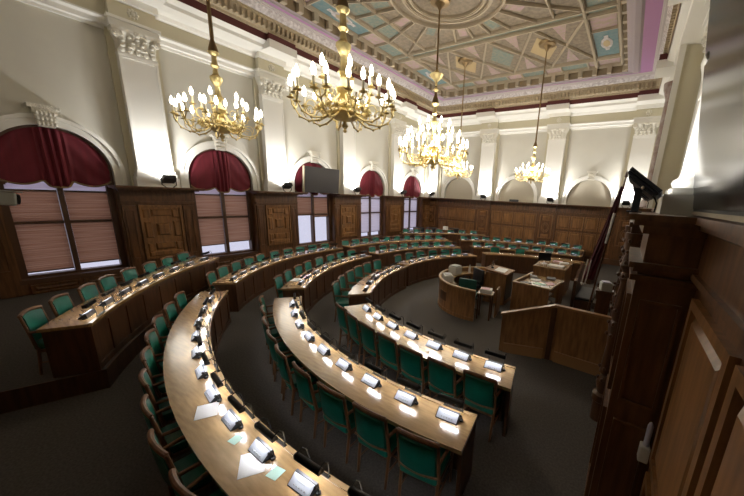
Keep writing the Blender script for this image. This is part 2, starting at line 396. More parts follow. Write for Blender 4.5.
# ------------------------------------------------------------------ windows with frames, blinds and swagged red curtains
wlab = ['window nearest the camera', 'second window from the left', 'window behind the hanging screen', 'fourth window from the left', 'window nearest the far corner']
sidename = ['left', 'right']
for k, c in enumerate(WIN):
    w = empty('window_%d' % (k+1), (XL-.2, c, .6)); struct(w); off = w.location
    m = MB(); sill = .66
    frame(m, 'L', c-1.0, c+1.0, .55, 3.3, .17, -.3, -.1)
    wb(m, 'L', c-.05, c+.05, .6, 3.3, -.3, -.12); wb(m, 'L', c-.9, c+.9, 1.96, 2.03, -.3, -.16)
    for i in range(16):
        a, b_ = pi*i/16, pi*(i+1)/16
        wp(m, 'L', [(c-.9*cos(a), 3.29+.9*sin(a)), (c-1.0*cos(a), 3.29+1.0*sin(a)), (c-1.0*cos(b_), 3.29+1.0*sin(b_)), (c-.9*cos(b_), 3.29+.9*sin(b_))], -.3, -.08)
    m.build('window_frame', 'frame_wood', w, off)
    m = MB(); wb(m, 'L', c-1.05, c+1.05, .55, .66, -.34, .12); m.build('window_sill', 'frame_wood', w, off)
    m = MB(); wb(m, 'L', c-.95, c+.95, .6, 4.2, -.335, -.325); m.build('pane', 'pane_glass', w, off)
    # blinds: one per casement
    drop = [(.80, .9), (1.05, 1.1), (2.0, 1.9), (.95, .95), (.95, .95)][k]
    mats = ['blind_dark', 'blind_brown', 'blind_brown', 'blind_pale', 'blind_pale'][k]
    for s_ in (0, 1):
        u0, u1 = (c-.83, c-.06) if s_ == 0 else (c+.06, c+.83)
        t = empty('window_blind', (XL-.18, (u0+u1)/2, drop[s_]))
        m = MB(); zt = 2.74; z = drop[s_]; n = 40
        for i in range(n):
            za = z+(zt-z)*i/n; zb = z+(zt-z)*(i+1)/n; zm = (za+zb)/2
            m.add([(XL-.19, u0, za), (XL-.19, u1, za), (XL-.184, u1, zm), (XL-.184, u0, zm), (XL-.19, u1, zb), (XL-.19, u0, zb)], [(0, 1, 2, 3), (3, 2, 4, 5)])
        m.build('slats', mats, t, t.location)
        m = MB(); wb(m, 'L', u0, u1, drop[s_]-.03, drop[s_], -.2, -.17); m.build('bottom_rail', 'frame_wood', t, t.location)
        m = MB(); wb(m, 'L', u0, u1, 2.74, 2.79, -.21, -.16); m.build('head_rail', 'frame_wood', t, t.location)
        m = MB(); wb(m, 'L', u0, u1, 2.795, 2.97, -.2, -.197); m.build('upper_slats', 'blind_pale', t, t.location)
        tag(t, '%s slatted blind lowered in the %s' % (('brown' if k < 3 else 'pale')+(' left' if s_ == 0 else ' right'), wlab[k]), 'blind', 'slatted blinds in the tall windows')
    # curtain
    t = empty('arch_curtain', (XL-.05, c, 3.0)); N = 72; Mz = 14
    m = MB(); fr = MB(); vs = []
    def bottom(x):
        a = abs(x)
        t = min(1, max(0, (a-.22)/.71)); tail = 1/(1+math.exp((a-.21)/.022))
        return (3.06-.15*sin(pi*t)**.7)*(1-tail)+tail*(2.86+.5*a*a)
    bot = []
    for i in range(N+1):
        x = -.93+1.86*i/N; zt = 3.29+sqrt(max(0, .945**2-x*x)); zb = bottom(x)
        if abs(x) > .82: zb = bottom(x)
        for j in range(Mz+1):
            f = j/Mz; z = zb+(zt-zb)*f
            fold = .035*cos(x*52)*math.exp(-(x/.24)**4)+.06*math.exp(-(x/.22)**4)
            swag = .012*sin(14*(f+.9*abs(x)))
            d = -.05+fold+swag*(abs(x) > .15)+.03*sin(pi*f)
            vs.append((XL+d, c+x, z))
        bot.append((XL-.04+.06*math.exp(-(x/.22)**4), c+x, zb))
    m.add(vs, [(i*(Mz+1)+j, (i+1)*(Mz+1)+j, (i+1)*(Mz+1)+j+1, i*(Mz+1)+j+1) for i in range(N) for j in range(Mz)])
    cu = m.build('swag_fabric', 'curtain', t, t.location, True)
    so = cu.modifiers.new('thick', 'SOLIDIFY'); so.thickness = .012
    fr.tube(bot, .022, 6); fr.build('fringe', 'fringe', t, t.location, True)
    tag(t, 'dark red swagged curtain in the arch of the %s' % wlab[k], 'curtain', 'red curtains in the window arches')

# ------------------------------------------------------------------ wooden wainscot: left wall piers, back wall, right wall
def cap_profile(mb, w, u0, u1, d=.0, z=WAIN):
    for z0, z1, dd in ((-.04, 0, .72), (-.07, -.04, .66), (-.10, -.07, .45), (-.14, -.10, .24), (-.42, -.14, .15), (-.46, -.42, .2), (-.50, -.46, .18)):
        wb(mb, w, u0-(dd-.15)*.3, u1+(dd-.15)*.3, z+z0, z+z1, 0, d+dd)
dark = MB(); light = MB()
edges = [YN]+[v for c in WIN for v in (c-1.0, c+1.0)]+[YB]
for i in range(0, len(edges), 2):
    u0, u1 = edges[i], edges[i+1]
    if u1-u0 < .2: continue
    wb(dark, 'L', u0, u1, 0, WAIN-.1, 0, .12); cap_profile(dark, 'L', u0, u1)
    c = (u0+u1)/2
    for a, b_ in ((u0, u0+.30), (u1-.30, u1)):                   # dark strips beside the windows
        wb(dark, 'L', a, b_, .3, 2.42, .12, .17); frame(dark, 'L', a+.05, b_-.05, .9, 2.3, .03, .17, .19)
    a, b_ = max(u0+.34, c-.52), min(u1-.34, c+.52)
    wb(light, 'L', a, b_, .85, 2.44, .12, .15); frame(light, 'L', a, b_, .85, 2.44, .06, .15, .19)
    zc = 1.72                                                        # interlaced geometric panel
    frustum(light, 'L', c-.16, c+.16, zc-.18, zc+.18, .15, .22, .04)
    for s_ in (-1, 1):
        frustum(light, 'L', c-.24, c+.24, zc+s_*.50-.1, zc+s_*.50+.1, .15, .19, .03)
        frustum(light, 'L', c+s_*.34-.09, c+s_*.34+.09, zc-.24, zc+.24, .15, .19, .03)
        for s2 in (-1, 1):
            frustum(light, 'L', c+s2*.34-.09, c+s2*.34+.09, zc+s_*.50-.16, zc+s_*.50+.1, .15, .18, .03)
    frustum(light, 'L', a+.08, b_-.08, .9, 1.08, .15, .19, .04)
trim(dark, 'wainscot_wood'); trim(light, 'wainscot_wood_light')
m = MB(); wb(m, 'L', YN, YB, 0, .3, .02, .2); struct(m.build('baseboard_left', 'frame_wood'))
m = MB()
for c in WIN:
    wb(m, 'L', c-1.0, c+1.0, 0, .55, 0, .1); rpanel(m, 'L', c-.85, c-.03, .3, .52, .1); rpanel(m, 'L', c+.03, c+.85, .3, .52, .1)
    for s_ in (-1, 1): wb(m, 'L', min(c+s_*.955, c+s_*1.002), max(c+s_*.955, c+s_*1.002), .66, 2.93, -.3, .121)
trim(m, 'wainscot_wood')
dark = MB(); light = MB()
wb(dark, 'B', XL, XU, 0, WAIN-.1, 0, .12); cap_profile(dark, 'B', XL, XU)
for u in BPIL:
    wb(dark, 'B', u-.5, u+.5, 0, 2.5, .12, .22); cap_profile(dark, 'B', u-.46, u+.46, .08)
    frame(light, 'B', u-.36, u+.36, 1.0, 2.36, .05, .22, .25)
    # carved strapwork: ring and lozenges
    for rr in (.2, .13):
        pts = [wall_xyz('B', u+rr*cos(2*pi*i/16), .245, 1.62+rr*1.3*sin(2*pi*i/16)) for i in range(17)]
        light.tube(pts, .018, 5)
    frustum(light, 'B', u-.2, u+.2, 2.02, 2.28, .22, .26, .04); frustum(light, 'B', u-.2, u+.2, 1.06, 1.24, .22, .26, .04)
for c in NICHE:
    n = 4; a0, a1 = c-1.40, c+1.40
    for i in range(n):
        ua, ub = a0+(a1-a0)*i/n+.03, a0+(a1-a0)*(i+1)/n-.03
        rpanel(light, 'B', ua, ub, 1.62, 2.36, .12, .06); rpanel(light, 'B', ua, ub, .5, 1.5, .12, .06)
trim(dark, 'wainscot_wood'); trim(light, 'wainscot_wood_light')
m = MB(); wb(m, 'B', XL, XU, 0, .3, .05, .24); struct(m.build('baseboard_back', 'frame_wood'))
# right wall panelling: thick, with a ledge on top and a pier close to the camera
ZR = 3.05
dark = MB(); light = MB()
dark.box(XR, XU, YN, YB, 0, ZR-.02); 
for z0, z1, dd in ((-.045, 0, .1), (-.08, -.045, .07), (-.40, -.36, .05), (-.36, -.1, .02)):
    wb(dark, 'R', YN, YB, ZR+z0, ZR+z1, -.1, dd)
for a in range(8):
    u1 = 2.46-a*.98 if a < 4 else (5.4, 7.4, 10.3, 12.2)[a-4]; u0 = u1-(.9 if a < 4 else 1.7)
    if u1 < YN+.2: continue
    rpanel(light, 'R', max(u0, YN+.02), u1, 1.30, 2.55, .0, .06); rpanel(light, 'R', max(u0, YN+.02), u1, .3, 1.2, .0, .06)
PIERS = [2.6, 7.6, 12.4, 16.2]
for y0 in PIERS:
    y1 = y0+.8
    wb(dark, 'R', y0, y1, 0, 2.68, 0, .34)
    for z0, z1, dd, e in ((-.04, 0, .46, .1), (-.075, -.04, .42, .07), (-.13, -.075, .36, .04), (-.33, -.13, .32, 0), (-.37, -.33, .40, .06), (-.40, -.37, .37, .03), (-.46, -.42, .38, .05)):
        wb(dark, 'R', y0-e, y1+e, ZR+z0, ZR+z1, 0, dd)
    # panelled faces of the pier: towards the camera and towards the room
    for z0, z1 in ((1.62, 2.45), (.35, 1.45)):
        for xa, xb in ((XR-.27, XR-.07),):
            dark.box(xa-.02, xa, y0-.025, y0, z0, z1); dark.box(xb, xb+.02, y0-.025, y0, z0, z1)
            dark.box(xa, xb, y0-.025, y0, z0, z0+.02); dark.box(xa, xb, y0-.025, y0, z1-.02, z1)
        frame(dark, 'R', y0+.1, y1-.1, z0, z1, .05, .34, .37)
trim(dark, 'wainscot_wood'); trim(light, 'wainscot_wood_light')

# portal on the right wall: cream pier, marble half column, small column on the near wooden pier
m = MB(); wb(m, 'R', 12.2, 13.0, ZR, H+4.6, -.7, 0); trim(m, 'cream_yellow')
m = MB(); wb(m, 'R', 12.15, 12.2, ZR, H+4.6, -.12, .03); wb(m, 'R', 13.0, 13.3, ZR, H+4.6, -.6, -.1); trim(m, 'white_plaster')
m = MB(); m.lathe([(.3, ZR), (.3, ZR+.2), (.24, ZR+.3), (.23, 5.0), (.2, 6.6), (.3, 6.9), (.32, 7.1)], 20, (XR+.12, 13.75, 0)); trim(m, 'marble', True)
m = MB()
m.box(.20, .62, 3.0, 3.42, ZR, ZR+.15); m.bbox(.23, .60, 3.03, 3.40, ZR+.15, ZR+.2, .02)
trim(m, 'cream')
m = MB()
m.lathe([(.15, ZR+.2), (.165, ZR+.215), (.175, ZR+.24), (.165, ZR+.265), (.14, ZR+.28), (.13, ZR+.3), (.125, ZR+.34), (.115, ZR+.85), (.12, ZR+.87)], 24, (.42, 3.22, 0))
m.box(.53, .60, 3.15, 3.45, ZR+.2, ZR+1.6)
trim(m, 'white_plaster', True)
k = capital(.12, .26, .12); q = MB()
for x, y, z in k.v: q.v.append((.42+x, 3.22+y, ZR+.87+z))
q.f = k.f; trim(q, 'ornament_plaster', True)
m = MB(); m.box(.06, XR+.02, 4.6, 6.4, 2.765, 2.84); m.box(.03, XR+.02, 4.55, 6.45, 2.84, 2.9); trim(m, 'front_wood')
# carved wooden half columns of the chairman's portal
def carved_column(x, y, s=1.):
    prof = []; z = 0
    for zz, r in ((0, .14), (.3, .14), (.32, .17), (.42, .17), (.45, .11), (.6, .15), (.72, .09), (.76, .13), (.9, .12), (1.2, .1), (1.5, .13), (1.56, .09), (1.62, .12), (1.8, .1), (2.1, .08), (2.16, .12), (2.24, .08), (2.34, .14), (2.48, .09), (2.56, .12), (2.72, .14), (2.76, .14)):
        prof.append((r*s, zz))
    mb = MB(); mb.lathe(prof, 14, (x, y, 0))
    for zz in (.66, .84, 1.35, 1.52, 1.72, 2.2, 2.38, 2.52, 2.66):
        for a in range(6): mb.ball((x+.10*cos(a*pi/3), y+.10*sin(a*pi/3), zz), .028, 6)
    return mb
for x, y in ((.12, 4.7), (.10, 6.3)): trim(carved_column(x, y, .8), 'front_wood', True)

# ------------------------------------------------------------------ coffered ceiling: ribs and painted panels
ribs = MB(); rib2 = MB(); pt = MB(); pb = MB(); pp = MB(); medal = MB(); pg = MB()
X0, X1, Y0, Y1 = -10.05, -0.80, 1.3, 16.65
def rib(a, b_, wd=.11, dp=.09, mb=None):
    mb = mb or ribs; ax, ay = a; bx, by_ = b_; l = hypot(bx-ax, by_-ay)
    mt = Matrix.Translation(((ax+bx)/2, (ay+by_)/2, ZC)) @ Matrix.Rotation(atan2(by_-ay, bx-ax), 4, 'Z')
    mb.box(-l/2, l/2, -wd/2, wd/2, -dp, .0, mt); mb.box(-l/2, l/2, -wd/4, wd/4, -dp-.03, -dp, mt)
def plate(poly, mb, dz=.012): mb.prism(poly, ZC-dz, ZC+.01)
def rect(x0, x1, y0, y1): return [(x0, y0), (x1, y0), (x1, y1), (x0, y1)]
XA, XB = -9.15, -2.25            # inner field
CXX = (XA+XB)/2
for x in (X0+.05, XA, XB, -1.30): rib((x, Y0), (x, Y1))
for y in (Y1-.05, 15.75, 12.25, 11.85, 6.6, 6.2, 2.4): rib((X0, y), (-1.3, y))
# border coffers
def medallion(x, y, rx, ry):
    n = 20; medal.prism([(x+rx*cos(2*pi*i/n), y+ry*sin(2*pi*i/n)) for i in range(n)], ZC-.03, ZC)
    medal.prism([(x+rx*.35, y+ry*1.35), (x-rx*.35, y+ry*1.35), (x-rx*.35, y-ry*1.35), (x+rx*.35, y-ry*1.35)], ZC-.024, ZC)
    pg.prism([(x+rx*.6*cos(2*pi*i/n), y+ry*.6*sin(2*pi*i/n)) for i in range(n)], ZC-.036, ZC)
for xa, xb in ((X0+.1, XA-.06), (XB+.06, -1.36)):
    y = Y1-.1; i = 0
    while y > Y0+.3:
        L = (.9, 2.3, 1.0, 1.7)[i % 4]
        p = rect(xa+.04, xb-.04, y-L+.04, y-.04)
        plate(p, (pp, pb, pp, pt)[i % 4])
        if i % 4 == 1: medallion((xa+xb)/2, y-L/2, .2, .45)
        rib((xa, y-L), (xb, y-L), .08, .06); y -= L; i += 1
x = XA+.06; i = 0
while x < XB-.2:
    L = (1.1, .7)[i % 2]; L = min(L, XB-.06-x)
    plate(rect(x+.04, x+L-.04, 15.8, Y1-.12), (pt, pp)[i % 2]); rib((x+L, 15.8), (x+L, Y1-.1), .07, .05); x += L; i += 1
# green cross bands
plate(rect(XA+.1, XB-.1, 11.92, 12.18), pt); plate(rect(XA+.1, XB-.1, 6.27, 6.53), pt)
# end bays: diagonal lattice with the chandelier roses
for yc, yh in ((14.0, 1.7), (4.3, 1.7)):
    n = 4; step = (XB-XA)/n
    for i in range(n):
        xa = XA+i*step
        rib((xa, yc-yh), (xa+step, yc+yh), .08, .06); rib((xa, yc+yh), (xa+step, yc-yh), .08, .06)
        xm = xa+step/2
        plate([(xm-step*.14, yc-yh+.12), (xm+step*.14, yc-yh+.12), (xm, yc-.35)], pp); plate([(xm-step*.14, yc+yh-.12), (xm+step*.14, yc+yh-.12), (xm, yc+.35)], pp)
    for i in range(1, n):
        xm = XA+i*step
        plate([(xm-step*.30, yc), (xm, yc-yh*.6), (xm+step*.30, yc), (xm, yc+yh*.6)], pt if i == 2 else pg)
# central square with the ringed medallion and radiating ribs
yc = 9.22; xc = CXX
for rr, wd in ((1.15, .1), (1.35, .12), (1.75, .08)):
    n = 40
    for i in range(n):
        a, b_ = 2*pi*i/n, 2*pi*(i+1)/n
        rib((xc+rr*cos(a), yc+rr*sin(a)), (xc+rr*cos(b_), yc+rr*sin(b_)), wd, .09)
for i in range(24):
    a = 2*pi*(i+.5)/24; ca, sa = cos(a), sin(a)
    t = min(abs((XB-xc)/ca) if abs(ca) > 1e-6 else 99, abs(2.6/sa) if abs(sa) > 1e-6 else 99)
    rib((xc+1.75*ca, yc+1.75*sa), (xc+t*ca, yc+t*sa), .07, .06)
    a2 = 2*pi*(i+1)/24; t2 = min(abs((XB-xc)/cos(a2)) if abs(cos(a2)) > 1e-6 else 99, abs(2.6/sin(a2)) if abs(sin(a2)) > 1e-6 else 99)
    if i % 2 == 0:
        r0, r1 = 1.95, min(t2-.15, 2.5); da = .07
        plate([(xc+r0*cos(a2-da), yc+r0*sin(a2-da)), (xc+r1*cos(a2-da*.9), yc+r1*sin(a2-da*.9)), (xc+r1*cos(a2+da*.9), yc+r1*sin(a2+da*.9)), (xc+r0*cos(a2+da), yc+r0*sin(a2+da))], (pt, pp)[(i//2) % 2])
plate(rect(XA+.15, XA+.75, yc-1.2, yc+1.2), pt); plate(rect(XB-.75, XB-.15, yc-1.2, yc+1.2), pb)
for x in (XA+.9, XB-.9): rib((x, 6.6), (x, 11.85), .08, .06)
trim(ribs, 'rib'); trim(pt, 'teal'); trim(pb, 'teal_blue'); trim(pp, 'pink_orn'); trim(medal, 'floral'); trim(pg, 'gold_orn')

# ------------------------------------------------------------------ curved desks
def rfun(rs, a0, a1):
    r0, rm, r1 = rs
    def f(a):
        t = (a-a0)/(a1-a0); return r0*(1-t)*(1-2*t)+rm*4*t*(1-t)+r1*t*(2*t-1)
    return f
def P(a, r): return (CX+r*cos(R(a)), CY+r*sin(R(a)))
SEG = {   # key: angles, inner radius at both ends and middle, floor height, seat angles
 'A1': (-78.6, -118.6, (5.10, 5.02, 5.04), 0, [-82.1-5.5*i for i in range(7)]),
 'A2': (-126.5, -164.5, (4.83, 4.37, 4.05), 0, [-130.1-6.0*i for i in range(6)]),
 'A3': (-168.0, -219.5, (4.08, 3.93, 3.84), 0, [-174.5-7.6*i for i in range(6)]),
 'A4': (-228, -286, (4.3, 4.2, 4.3), 0, [-236, -248.5]),
 'B1': (-81.2, -127.2, (6.31, 6.34, 6.37), 0, [-84.4-4.88*i for i in range(9)]),
 'B2': (-133, -174, (6.36, 6.17, 5.96), 0, [-136.5-4.95*i for i in range(8)]),
 'B3': (-178.5, -221.2, (5.96, 6.03, 5.97), 0, [-181.7-5.17*i for i in range(8)]),
 'B4': (-227.5, -275, (5.93, 5.75, 5.9), 0, [-230.5-5.2*i for i in range(9)]),
 'C1': (-77, -132.6, (7.61, 7.76, 7.99), 0, [-80.1-4.36*i for i in range(12)]),
 'C2': (-137.1, -177.8, (8.05, 8.12, 7.88), 0, [-139.4-4.0*i for i in range(10)]),
 'C3': (-181, -222.5, (7.92, 8.15, 8.26), 0, [-183.4-4.1*i for i in range(10)]),
 'C4': (-227.5, -273, (8.18, 8.3, 7.95), 0, [-230-4.0*i for i in range(11)]),
 'D1': (-117.6, -147.1, (9.24, 9.23, 9.25), .3, [-119.9-3.56*i for i in range(8)]),
 'D3': (-208.5, -238.5, (9.75, 9.85, 9.7), .16, [-211.5-3.9*i for i in range(7)]),
}
ROWN = {'A': 'innermost', 'B': 'second', 'C': 'third', 'D': 'outermost'}
SECN = {'1': 'near', '2': 'middle', '3': 'far', '4': 'back-right'}
DEP = .54; TOP = .76
SECL = {'A1': 'near section of the innermost curved desk row, lit by bright lamps', 'A2': 'middle section of the innermost curved desk row, beyond the first aisle',
 'A3': 'far section of the innermost curved desk row, behind the round clerks desk', 'A4': 'back-right section of the innermost desk row, behind the lectern',
 'B1': 'near section of the second curved desk row, long lit honey wood top', 'B2': 'middle section of the second curved desk row, beyond the first aisle',
 'B3': 'far section of the second curved desk row, below the far windows', 'B4': 'back-right section of the second desk row, before the panelled back wall',
 'C1': 'near section of the third curved desk row, with white sheets on top', 'C2': 'middle section of the third curved desk row, below the middle windows',
 'C3': 'far section of the third curved desk row, near the far corner', 'C4': 'back-right section of the third desk row, closest to the back wall',
 'D1': 'outermost curved desk on a low platform under the nearest window', 'D3': 'rearmost curved desk in the far corner by the back wall'}
def ring_wall(mb, f, a0, a1, o0, o1, z0, z1, n):
    vs = []
    for i in range(n+1):
        a = a0+(a1-a0)*i/n; r = f(a)
        for o in (o0, o1):
            x, y = P(a, r+o); vs += [(x, y, z0), (x, y, z1)]
    fs = []
    for i in range(n):
        p, q = 4*i, 4*i+4
        fs += [(p, p+1, q+1, q), (p+2, q+2, q+3, p+3), (p+1, p+3, q+3, q+1), (p, q, q+2, p+2)]
    fs += [(0, 2, 3, 1), (4*n, 4*n+1, 4*n+3, 4*n+2)]
    mb.add(vs, fs)
for key, (a0, a1, rs, fl, seats) in SEG.items():
    f = rfun(rs, a0, a1); am = (a0+a1)/2; px, py = P(am, f(am)+.3)
    d = empty('curved_desk', (px, py, fl)); off = d.location; n = max(16, int(abs(a1-a0)*.9))
    m = MB(); ring_wall(m, f, a0, a1, .0, DEP, fl+TOP-.045, fl+TOP, n); m.build('desk_top', 'desk_wood', d, off)
    m = MB(); ring_wall(m, f, a0, a1, -.006, .036, fl+TOP, fl+TOP+.014, n); m.build('front_ledge', 'desk_edge', d, off)
    m = MB(); ring_wall(m, f, a0, a1, .03, .065, fl, fl+TOP-.046, n)
    ring_wall(m, f, a0, a1, .012, .03, fl, fl+.1, n); ring_wall(m, f, a0, a1, .014, .03, fl+TOP-.12, fl+TOP-.046, n)
    k = max(3, len(seats))
    for i in range(k+1):                                        # stiles between the front panels
        a = a0+(a1-a0)*i/k; w = .05/f(a)*57.3
        aa, ab = (a, a-w*2) if i == 0 else ((a+w*2, a) if i == k else (a+w, a-w))
        ring_wall(m, f, aa, ab, .014, .03, fl+.1, fl+TOP-.12, 2)
    m.build('front_panel', 'front_wood', d, off)
    for a, s_ in ((a0, -1), (a1, 1)):
        m = MB(); w = .035/f(a)*57.3
        ring_wall(m, f, a+s_*w if s_ > 0 else a, a if s_ > 0 else a-w, .066, DEP-.04, fl, fl+TOP-.046, 1); m.build('end_panel', 'front_wood', d, off)
    m = MB(); ring_wall(m, f, a0-.6, a1+.6, .066, .19, fl+.55, fl+.57, n); m.build('shelf', 'front_wood', d, off)
    tag(d, SECL[key], 'desk', 'curved desk sections')

# ------------------------------------------------------------------ chair prototype
def make_chair():
    r = empty('delegate_chair')
    def cyl(name, pts, rad, n=8): m = MB(); m.tube(pts, rad, n); return m.build(name, 'chair_wood', r, None, True)
    m = MB(); m.bbox(-.225, .225, -.245, .25, .375, .47, .03); m.build('seat', 'green_leather', r, None, True)
    m = MB(); m.bbox(-.225, .225, -.2, .24, .33, .374, .008); m.build('seat_frame', 'chair_wood', r)
    # back pad, curved in plan
    m = MB(); N = 10; vs = []
    for j, (z, y) in enumerate(((.478, -.215), (.51, -.235), (.68, -.255), (.83, -.275), (.855, -.27))):
        for side in (0, 1):
            for i in range(N+1):
                x = -.205+.41*i/N; t = i/N-.5
                yy = y-.035*(1-4*t*t)+(-.02 if side else .022)*(1 if 0 < j < 4 else .35)
                vs.append((x, yy, z+(.02*(1-4*t*t) if j > 2 else 0)))
    W = N+1
    fs = []
    for j in range(4):
        for side in (0, 1):
            o = (2*j+side)*W; o2 = (2*j+2+side)*W
            fs += [(o+i, o+i+1, o2+i+1, o2+i) for i in range(N)]
        for e in (0, N): fs.append((2*j*W+e, (2*j+1)*W+e, (2*j+3)*W+e, (2*j+2)*W+e))
    fs += [(i, i+1, W+i+1, W+i) for i in range(N)]+[(8*W+i, 8*W+i+1, 9*W+i+1, 9*W+i) for i in range(N)]
    m.add(vs, fs); m.build('back_pad', 'green_leather', r, None, True)
    m = MB()
    for z, rr, dy in ((.875, .024, -.275), (.47, .012, -.225)):
        m.tube([(-.235+.47*i/10, dy-.035*(1-4*(i/10-.5)**2), z+(.022*(1-4*(i/10-.5)**2) if z > .6 else 0)) for i in range(11)], rr, 8)
    for s_ in (-1, 1): m.tube([(s_*.232, -.2, .40), (s_*.232, -.235, .62), (s_*.235, -.28, .885)], [.02, .02, .017], 8)
    m.build('back_frame', 'chair_wood', r, None, True)
    for s_ in (-1, 1):
        cyl('leg', [(s_*.205, .215, .36), (s_*.21, .225, 0)], [.021, .016])
        cyl('leg', [(s_*.222, -.19, .41), (s_*.215, -.24, 0)], [.021, .017])
        m = MB(); m.tube([(s_*.232, -.24, .64), (s_*.25, -.05, .655), (s_*.25, .12, .645), (s_*.245, .17, .63)], [.018, .02, .021, .017], 8)
        m.tube([(s_*.235, .13, .40), (s_*.245, .13, .64)], .016, 8); m.build('armrest', 'chair_wood', r, None, True)
    cyl('stretcher', [(-.208, .0, .18), (.208, .0, .18)], .011)
    for s_ in (-1, 1): cyl('stretcher', [(s_*.21, .22, .18), (s_*.215, -.215, .18)], .011)
    for c in kids(r):
        for v in c.data.vertices: v.co.x *= .92; v.co.z *= 1.04
    return register(r)
chair0 = make_chair(); used = [False]
def make_lamp():
    r = empty('desk_lamp')       # origin on the desk, +y towards the floor well (inner edge)
    m = MB(); a = [(cos(pi*i/8), sin(pi*i/8)) for i in range(9)]
    prof = [(.026, -.026)]+[(.026*c_, .022*s_) for c_, s_ in a]+[(-.026, -.026), (-.0245, -.026), (-.0245, 0)]+[(-.0245*c_, .0205*s_) for c_, s_ in a[1:-1]]+[(.0245, 0), (.0245, -.026)]
    n = len(prof); vs = [(x, y, .195+z) for x in (-.15, .15) for y, z in prof]
    m.add(vs, [(i, (i+1) % n, n+(i+1) % n, n+i) for i in range(n)])
    for x in (-.15, .147): m.prism([(y, .195+z) for y, z in prof[:11]], x, x+.003, Matrix(((0, 0, 1, 0), (1, 0, 0, 0), (0, 1, 0, 0), (0, 0, 0, 1)))); sh = m.build('lamp_shade', 'black_metal', r)
    m = MB(); m.box(-.10, .10, -.022, .022, .174, .2); m.build('light_tube', 'tube', r)
    for s_ in (-1, 1):
        m = MB(); m.tube([(s_*.135, .0, .214), (s_*.135, .05, .235), (s_*.13, .09, .19), (s_*.12, .105, .1), (s_*.11, .105, .02)], .005, 6); m.build('arm', 'black_metal', r, None, True)
    m = MB(); m.box(-.12, .12, .09, .12, .0145, .022); m.build('base_bar', 'black_metal', r)
    return register(r)
lamp0 = make_lamp(); lused = [False]
def make_console():
    r = empty('voting_console')
    m = MB(); m.prism([(-.055, 0), (.06, 0), (.05, .075), (.03, .075)], -.125, .125, Matrix(((0, 0, 1, 0), (1, 0, 0, 0), (0, 1, 0, 0), (0, 0, 0, 1))))
    m.build('console_body', 'console_dark', r)
    def pln(x, t, o):      # point on the sloping face
        y, z = -.055+(.03+.055)*t, .075*t; nrm = Vector((0, -.075, .085)).normalized(); return (x, y+nrm.y*o, z+nrm.z*o)
    m = MB(); vs = [pln(x, t, o) for o in (.0015, .006) for x, t in ((-.118, .08), (.118, .08), (.118, .94), (-.118, .94))]
    m.add(vs, [(0, 1, 2, 3), (4, 5, 6, 7)]+[(i, (i+1) % 4, 4+(i+1) % 4, 4+i) for i in range(4)]); fp = m.build('face_plate', 'console_face', r)
    m = MB()
    for i in range(5): m.ball(pln(-.06+.03*i, .3, .007), .007, 6)
    m.box(-.05, .04, -.01, -.008, .046, .05)
    m.build('button_row', 'grey_plastic', r)
    m = MB(); m.tube([(.145, .03, 0), (.145, .03, .045), (.145, .015, .07)], .005, 6); m.tube([(.145, .018, .065), (.145, -.005, .085)], .012, 8)
    m.lathe([(.022, 0), (.022, .018), (.008, .022)], 10, (.145, .03, 0)); m.build('microphone', 'black_metal', r, None, True)
    return register(r)
con0 = make_console(); cused = [False]
def place(proto, flag, loc, rz):
    if not flag[0]:
        flag[0] = True; proto.location = loc; proto.rotation_euler = (0, 0, rz); return proto
    return copy_thing(proto, loc, rz)
for key, (a0, a1, rs, fl, seats) in SEG.items():
    f = rfun(rs, a0, a1); row, sec = ROWN[key[0]], SECN[key[1]]
    for i, a in enumerate(seats):
        r = f(a); o = ORD[i+1]; rz = R(a)+pi/2-math.atan((f(a+.5)-f(a-.5))/R(1)/r)
        where = '%s from the %s end, %s section of the %s curved desk' % (o, 'near' if key[1] in '12' or key == 'D1' else 'left', sec, row)
        jit = random.uniform(-.03, .03)
        x, y = P(a, r+{'A4': .75, 'A2': .66, 'A3': .54}.get(key, .44)+jit)
        c = place(chair0, used, (x, y, fl), rz+R(random.uniform(-4, 4)))
        tag(c, 'green leather chair, '+where, 'chair', 'green chairs around the curved desks')
        if key in ('A4',): continue
        ac = a+{'A1': .3, 'B1': .75}.get(key, 0)
        x, y = P(ac, r+.126)
        l = place(lamp0, lused, (x, y, fl+TOP+.0005), rz); 
        # the arms stand on the ledge
        tag(l, 'black desk lamp, '+where, 'desk lamp', 'desk lamps along the curved desks')
        x, y = P(ac, r+.185)
        c = place(con0, cused, (x, y, fl+TOP+.0005), rz)
        tag(c, 'small microphone console, '+where, 'microphone console', 'microphone consoles along the curved desks')

# ------------------------------------------------------------------ papers on the desks
def paper(a, r, w, l, rot, mname, label, z=TOP, name='paper_sheet'):
    x, y = P(a, r); m = MB(); m.box(-w/2, w/2, -l/2, l/2, .0006, .003)
    o = m.build(name, mname); o.location = (x, y, z); o.rotation_euler = (0, 0, R(rot)); return tag(o, label, 'paper', 'papers on the desks')
paper(-100.2, 8.02, .2, .24, 62, 'paper', 'white paper sheet on the third desk row, farther from the camera')
paper(-92.8, 7.97, .2, .26, 58, 'paper', 'white paper sheet at the bottom, beside the mint note')
paper(-95.6, 7.95, .1, .1, 10, 'mint_paper', 'pale mint note lying between the two white sheets', name='note')
paper(-91.0, 7.90, .11, .11, 10, 'mint_paper', 'mint green note beside the lower white paper sheet', name='note')
paper(-139.5, 6.72, .2, .28, 30, 'paper', 'white paper at the near end of the second row, middle section')
paper(-142.5, 6.6, .2, .28, 60, 'pink_paper', 'pinkish paper on the second row, middle section')
paper(-147, 4.72, .2, .28, 20, 'paper', 'white paper on the innermost row, middle section')
paper(-150.5, 4.66, .15, .2, 70, 'pink_paper', 'small pink paper on the innermost row, middle section')

